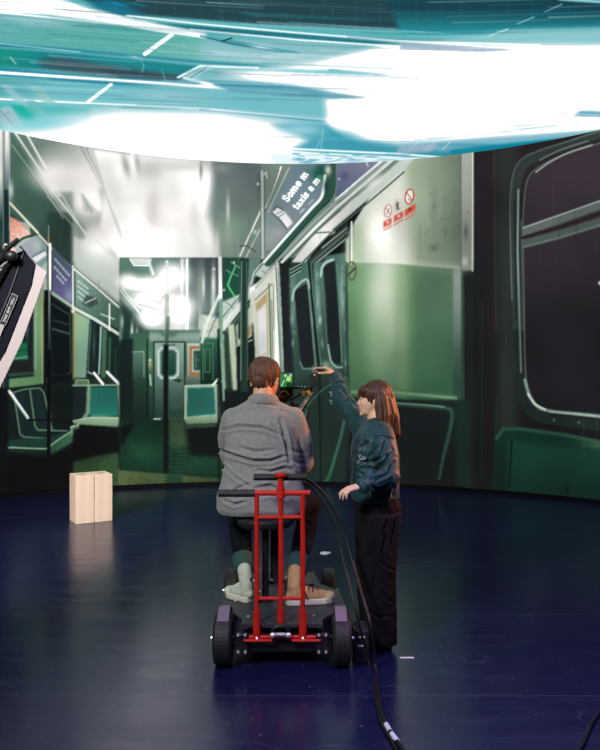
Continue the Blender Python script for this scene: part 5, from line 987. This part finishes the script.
# jeans with turned-up cuffs
JEAN = mat('dark_jeans', (.003, .004, .007), .9, spec=.15, noise=(12, (.006, .007, .012), .25), bump=(30, .5))
CUFF = mat('teal_denim_cuff', (.012, .055, .050), .85, noise=(40, (.018, .075, .066), .3), bump=(80, .4))
bm = bmesh.new(); add_loft(bm, [(-.215, 4.39, .785, .17, .135), (-.215, 4.39, .83, .19, .15), (-.215, 4.39, .95, .185, .14)], 28, 2.3)
add_limb(bm, [HL, (HL+KL)/2, KL, KL*.72+AL*.28, KL*.4+AL*.6, KL*.28+AL*.72], [.110, .096, .078, .072, .062, .058], 20)
add_limb(bm, [HR, (HR+KR)/2, KR, KR*.72+AR*.28, KR*.4+AR*.6, KR*.28+AR*.72], [.110, .096, .076, .070, .062, .058], 20)
pf = [([(226, 520), (236, 524), (248, 522)], .010, 1.6), ([(230, 532), (240, 536), (252, 532)], .010, 1.6), ([(234, 545), (244, 549), (254, 545)], .008, 1.5), ([(300, 520), (310, 524), (320, 518)], .008, 1.6), ([(298, 545), (304, 549), (310, 546)], .008, 1.5)]
jeans = fuse('jeans', bm, .007, 4, JEAN, man, lambda co, no: folds(pf)(wrinkle(co, no, .005, 26, 8), no))
for A, K in ((AL, KL), (AR, KR)):
    d = (K-A).normalized(); bm = bmesh.new(); add_tube(bm, [A+d*.045, A+d*.055, A+d*.150, A+d*.160], [.058, .063, .069, .064], 24); obj('trouser_cuff', bm, CUFF, jeans, smooth=True, bevel=0)
# high-top trainers
def trainer(heel, toe, mu, ms, name, ankle, lace, cap):
    d = (toe-heel); ln = d.length; d.normalize(); yaw = math.atan2(d.y, d.x)
    def pt(t, w, z): return Vector((heel.x, heel.y, 0))+Vector((math.cos(yaw), math.sin(yaw), 0))*t*ln+Vector((-math.sin(yaw), math.cos(yaw), 0))*w+Vector((0, 0, z))
    prof = [(0, .022), (.06, .034), (.2, .038), (.4, .036), (.62, .046), (.8, .048), (.93, .036), (1., .015)]
    def outline(z, k=1.0, ex=0.): return [pt(t, w*k, z) for t, w in [(-ex, 0)]+prof]+[pt(t, -w*k, z) for t, w in prof[::-1]]
    z0 = .2505
    bm = bmesh.new(); rows = [[bm.verts.new(v) for v in outline(z0+dz, k)] for dz, k in ((0, 1.02), (.012, 1.08), (.03, 1.08), (.034, 1.0))]
    for a, b in zip(rows, rows[1:]): bridge(bm, a, b)
    bm.faces.new(rows[0][::-1]); bm.faces.new(rows[-1])
    bm2 = bmesh.new()
    add_limb(bm2, [pt(.10, 0, z0+.05), pt(.30, 0, z0+.05), pt(.62, 0, z0+.045), pt(.86, 0, z0+.038)], [.036, .038, .040, .032], 16)
    add_limb(bm2, [pt(.16, 0, z0+.05), pt(.17, 0, z0+.11), Vector((ankle.x, ankle.y, ankle.z+.05))], [.040, .042, .046], 18)
    add_limb(bm2, [pt(.20, 0, z0+.09), pt(.48, 0, z0+.066)], [.038, .034], 14)
    sh = fuse(name, bm2, .005, 4, mu, man)
    obj('sole', bm, ms, sh, smooth=False, bevel=.004)
    tb = bmesh.new(); add_ell(tb, pt(.90, 0, z0+.036), (.040, .044, .030), Matrix.Rotation(yaw-PI/2, 3, 'Z')); obj('toe_cap', tb, cap, sh, smooth=True)
    for i in range(5):
        t = .36+.09*i; z = z0+.118-.012*i; lc = tube([pt(t, -.030, z-.02), pt(t+.02, -.012, z), pt(t+.02, .012, z), pt(t, .030, z-.02)], .0045, 6); obj('lace', lc, lace, sh, smooth=True)
    st = tube([pt(-.01, 0, z0+.03), pt(-.008, 0, z0+.10), pt(.0, 0, z0+.15)], .006, 6); obj('heel_strip', st, mat('shoe_dark_trim', (.02, .02, .02), .6), sh)
    ag = tube([pt(.42, -.042, z0+.035), pt(.36, -.041, z0+.08)], .005, 6)
    obj('side_stripe', ag, mat('shoe_dark_trim', (.02, .02, .02), .6), sh)
SOLE = mat('cream_rubber', (.62, .60, .46), .5)
trainer(Vector((-.305, 4.315, 0)), Vector((-.455, 4.44, 0)), mat('pale_green_canvas', (.46, .52, .40), .8, noise=(30, (.54, .60, .47)), bump=(120, .4)), SOLE, 'shoe', AL, mat('pale_lace', (.6, .6, .54), .7), SOLE)
trainer(Vector((-.085, 4.27, 0)), Vector((.205, 4.33, 0)), mat('tan_suede', (.44, .26, .11), .8, noise=(30, (.52, .32, .14)), bump=(120, .4)), SOLE, 'shoe', AR, mat('dark_red_lace', (.10, .02, .03), .7), mat('tan_toe', (.46, .34, .22), .6))

# ---------------------------------------------------------------- standing woman, profile to the left, pointing
fb = bmesh.new(); WY = 4.30
WC = Vector((.466, 4.33, 1.490)); wf = frame(math.radians(84), math.radians(3), 0)
wat = head(fb, WC, wf, .90)
add_loft(fb, [(.475, 4.30, .86, .090, .13), (.475, 4.30, .98, .09, .125), (.47, 4.30, 1.10, .10, .14), (.475, 4.30, 1.24, .095, .17), (.48, 4.31, 1.31, .075, .15), (.483, 4.32, 1.36, .05, .06), (.482, 4.325, 1.42, .05, .05)], 28, 2.2)
S1, E1, W1 = Vector((.50, 4.145, 1.275)), Vector((.515, 4.05, 1.065)), Vector((.350, 3.97, 1.020))
S2, E2, W2 = Vector((.435, 4.48, 1.300)), Vector((.297, 4.72, 1.470)), Vector((.262, 4.97, 1.655))
add_limb(fb, [S1, E1, W1], [.046, .036, .025]); add_limb(fb, [S2, E2, W2], [.046, .036, .025])
hand(fb, W1, Vector((-.9, -.1, -.22)), Vector((0, 0, -1)), Vector((-.15, .95, .1)), [(.25, .35, .2), (.35, .45, .3), (.45, .5, .3), (.55, .5, .4)], (.9, 1), .92, .14)
hand(fb, W2, Vector((-.78, .0, .52)), Vector((-.4, 0, -.8)), Vector((-.1, -.95, 0)), [(.52, .04, .0), (.62, .15, .05), (.75, .35, .2), (.95, .5, .3)], (.9, 1), 1.08, .05)
for y, x, tx in ((4.20, .485, .36), (4.40, .475, .38)):
    add_limb(fb, [Vector((x, y, .88)), Vector((x-.012, y, .48)), Vector((x+.02, y, .09))], [.066, .048, .032]); add_limb(fb, [Vector((x+.02, y, .055)), Vector((tx+.10, y, .040))], [.026, .020])
wom = fuse('person', fb, .005, 3, mat('fair_skin', (.74, .43, .29), .48, noise=(60, (.78, .47, .33), .3)))
tag(wom, 'person with brown hair in dark teal jacket and black trousers standing and pointing left', 'person'); at_base(wom)
# hair: bob with fringe
Fw, Sd, Up, R = wf
WH = mat('dark_auburn_hair', (.030, .010, .006), .42, noise=(5, (.11, .032, .012), .25), bump=(16, .5), stretch=(16, 16, 1.6))
k = .90; bm = bmesh.new()
add_ell(bm, WC+Fw*-.020+Up*.040, (.086, .094, .092), R, 16)
add_ell(bm, WC+Fw*.045+Up*.062, (.062, .046, .036), R, 12)              # fringe
add_limb(bm, [WC+Fw*.080+Up*.052+Sd*.0, WC+Fw*.086+Up*.026], [.020, .010], 10)
add_limb(bm, [WC+Fw*.066+Up*.058+Sd*.040, WC+Fw*.070+Up*.024+Sd*.045], [.022, .010], 10); add_limb(bm, [WC+Fw*.066+Up*.058-Sd*.040, WC+Fw*.070+Up*.024-Sd*.045], [.022, .010], 10)
c0 = WC
for f0, s0, u0, f1, s1, u1, r0, r1 in ((-.05, .045, .02, -.075, .065, -.19, .048, .036), (-.075, .0, .02, -.122, .0, -.205, .055, .048), (-.05, -.045, .02, -.075, -.065, -.19, .048, .036), (-.028, .066, .02, -.048, .082, -.155, .026, .020), (.0, -.068, .02, -.012, -.082, -.16, .026, .020),
                                       (-.03, .066, .0, -.05, .085, -.185, .030, .026), (-.09, .03, .0, -.145, .035, -.19, .035, .030), (-.09, -.03, .0, -.145, -.035, -.19, .035, .030)):
    a = c0+Fw*f0+Sd*s0+Up*u0; b = c0+Fw*f1+Sd*s1+Up*u1; add_limb(bm, [a, (a+b)/2-Fw*.008, b], [r0, (r0+r1)/2+.004, r1], 14)
fuse('hair', bm, .0042, 3, WH, wom, hair_groove(WC, 20, .0045, 9))
eyes(wat, wf, .9, wom, WH)
# jacket
TEAL = mat('dark_teal_nylon', (.003, .038, .046), .55, sheen=.05, bump=(40, .12))
bm = bmesh.new()
add_loft(bm, [(.468, 4.30, .885, .135, .175), (.468, 4.30, .91, .150, .19), (.470, 4.30, 1.00, .150, .185), (.472, 4.30, 1.10, .145, .19), (.468, 4.30, 1.20, .140, .205), (.474, 4.305, 1.28, .120, .20), (.484, 4.31, 1.335, .095, .14), (.486, 4.32, 1.375, .075, .085)], 36, 2.3)
add_limb(bm, [S1+Vector((0, .01, .005)), (S1+E1)/2+Vector((.008, -.005, 0)), E1+Vector((.008, 0, .0)), (E1+W1)/2+Vector((0, 0, .008)), W1+Vector((.022, .002, .004))], [.076, .076, .070, .060, .048], 20)
add_limb(bm, [S2+Vector((0, -.01, -.01)), (S2+E2)/2, E2, (E2+W2)/2, W2+(E2-W2)*.10], [.082, .074, .064, .056, .044], 20)
add_limb(bm, [S1+Vector((.0, .03, .03)), Vector((.486, 4.31, 1.33)), S2+Vector((0, -.03, .0))], [.058, .07, .062], 14)
wj = [([(352, 455), (362, 462), (374, 462), (388, 455)], .010, 1.6), ([(388, 440), (384, 452), (376, 464)], .012, 1.7), ([(394, 450), (388, 462), (376, 472), (362, 478)], .013, 1.8), ([(396, 462), (390, 474), (378, 480)], .010, 1.6), ([(352, 440), (350, 455), (348, 472)], .008, 1.6), ([(366, 436), (362, 450), (360, 470)], .008, 1.2),
      ([(372, 485), (380, 490), (392, 484)], .010, 1.6), ([(392, 478), (396, 488), (394, 496)], .008, 1.4), ([(364, 480), (370, 488), (372, 496)], .010, 1.5), ([(340, 386), (346, 392), (350, 400)], .008, 1.5), ([(344, 400), (352, 400), (358, 406)], .009, 1.5), ([(348, 410), (356, 412), (362, 420)], .010, 1.6), ([(336, 384), (342, 382), (346, 384)], .006, 1.3),
      ([(374, 440), (384, 436), (396, 440)], .007, 1.4), ([(356, 470), (364, 474), (370, 482)], .008, 1.5), ([(378, 446), (372, 456), (364, 470)], .008, 1.4)]
wjk = fuse('jacket', bm, .0065, 4, TEAL, wom, lambda co, no: folds([(a, b*1.25, c*.95) for a, b, c in wj], lambda q: q[:, 1] < .2)(wrinkle(co, no, .0035, 20, 12), no))
bm = bmesh.new(); rows = []
for i in range(25):
    t = 2.5*(i/12-1)+PI/2; c = Vector((.485, 4.325, 0)); q = Vector((math.sin(t), -math.cos(t), 0)); drop = .0+.016*abs(t-PI/2)
    rows.append([bm.verts.new(c+Vector((q.x*rx, q.y*ry, z-drop))) for rx, ry, z in ((.062, .062, 1.36), (.064, .064, 1.415), (.070, .070, 1.42), (.080, .080, 1.41), (.100, .105, 1.355), (.094, .098, 1.35), (.076, .076, 1.39), (.070, .070, 1.36))])
for a, b in zip(rows, rows[1:]): bridge(bm, a, b)
bm.faces.new(rows[0][::-1]); bm.faces.new(rows[-1]); obj('collar', bm, TEAL, wjk, smooth=True)
obj('zip_placket', tube([P(356.5, 430, 4.20), P(354, 445, 4.17), P(352.5, 462, 4.16), P(351, 478, 4.16)], .007, 8), mat('teal_dark_trim', (.008, .028, .034), .5), wjk, smooth=True)
obj('chest_pocket', tube([P(358, 441, 4.125), P(368, 440, 4.10)], .006, 8), mat('teal_dark_trim', (.008, .028, .034), .5), wjk, smooth=True)
bm = bmesh.new(); yl = 4.02
for p in ([(363.2, 455), (361.4, 455.5), (361.2, 458), (363.0, 458.4)], [(364.2, 457), (365.4, 456.6), (365.4, 458.2), (364.2, 458)], [(366.6, 457), (366.6, 458.4)], [(361, 459.6), (367.5, 459)]):
    add_tube(bm, [P(x, y, yl) for x, y in p], .0016, 5)
LOGO = bm
# trousers and shoes
TR = mat('black_trousers', (.0030, .0026, .0042), .9, spec=.2, noise=(10, (.005, .0045, .006), .25), bump=(25, .5))
bm = bmesh.new(); add_loft(bm, [(.478, 4.30, .78, .135, .18), (.482, 4.30, .86, .140, .185), (.475, 4.30, .95, .125, .165)], 28, 2.3)
for y, x in ((4.205, .482), (4.395, .474)):
    add_loft(bm, [(x+.015, y, .045, .094, .088), (x+.012, y, .07, .100, .092), (x+.0, y, .25, .105, .092), (x-.005, y, .45, .108, .095), (x+.0, y, .62, .118, .100), (x+.004, y, .82, .130, .105)], 26, 2.2)
tf = [([(398, 512), (396, 528), (392, 545)], .012, 1.6), ([(388, 535), (384, 552), (392, 566)], .012, 1.6), ([(392, 515), (386, 530), (388, 548)], .010, 1.5), ([(382, 560), (390, 568), (396, 570)], .012, 1.6), ([(376, 540), (378, 570), (374, 600)], .012, 2), ([(366, 520), (368, 550), (364, 590)], .008, 2), ([(384, 590), (390, 600), (394, 602)], .010, 1.5), ([(372, 612), (382, 618), (392, 616)], .010, 1.6)]
tro = fuse('trousers', bm, .007, 4, TR, wom, lambda co, no: folds(tf, lambda q: q[:, 1] < .2)(wrinkle(co, no, .006, 22, 15), no))
for y, x, tx in ((4.205, .55, .335), (4.395, .54, .345)):
    bm = bmesh.new(); add_limb(bm, [Vector((x-.01, y, .045)), Vector((x-.10, y, .05)), Vector((tx+.06, y, .042)), Vector((tx+.03, y, .036))], [.036, .040, .038, .030], 14)
    sh = fuse('shoe', bm, .005, 3, mat('black_shoe', (.012, .012, .013), .4), wom)
    bm = bmesh.new(); add_loft(bm, [((x+tx)/2, y, .001, .118, .038), ((x+tx)/2, y, .018, .122, .042), ((x+tx)/2, y, .024, .116, .038)], 24, 2.6); obj('sole', bm, mat('black_sole', (.010, .010, .010), .6), sh)
obj('chest_logo', LOGO, mat('pale_print', (.6, .62, .6), .5), wjk)
wom.location.x -= .010
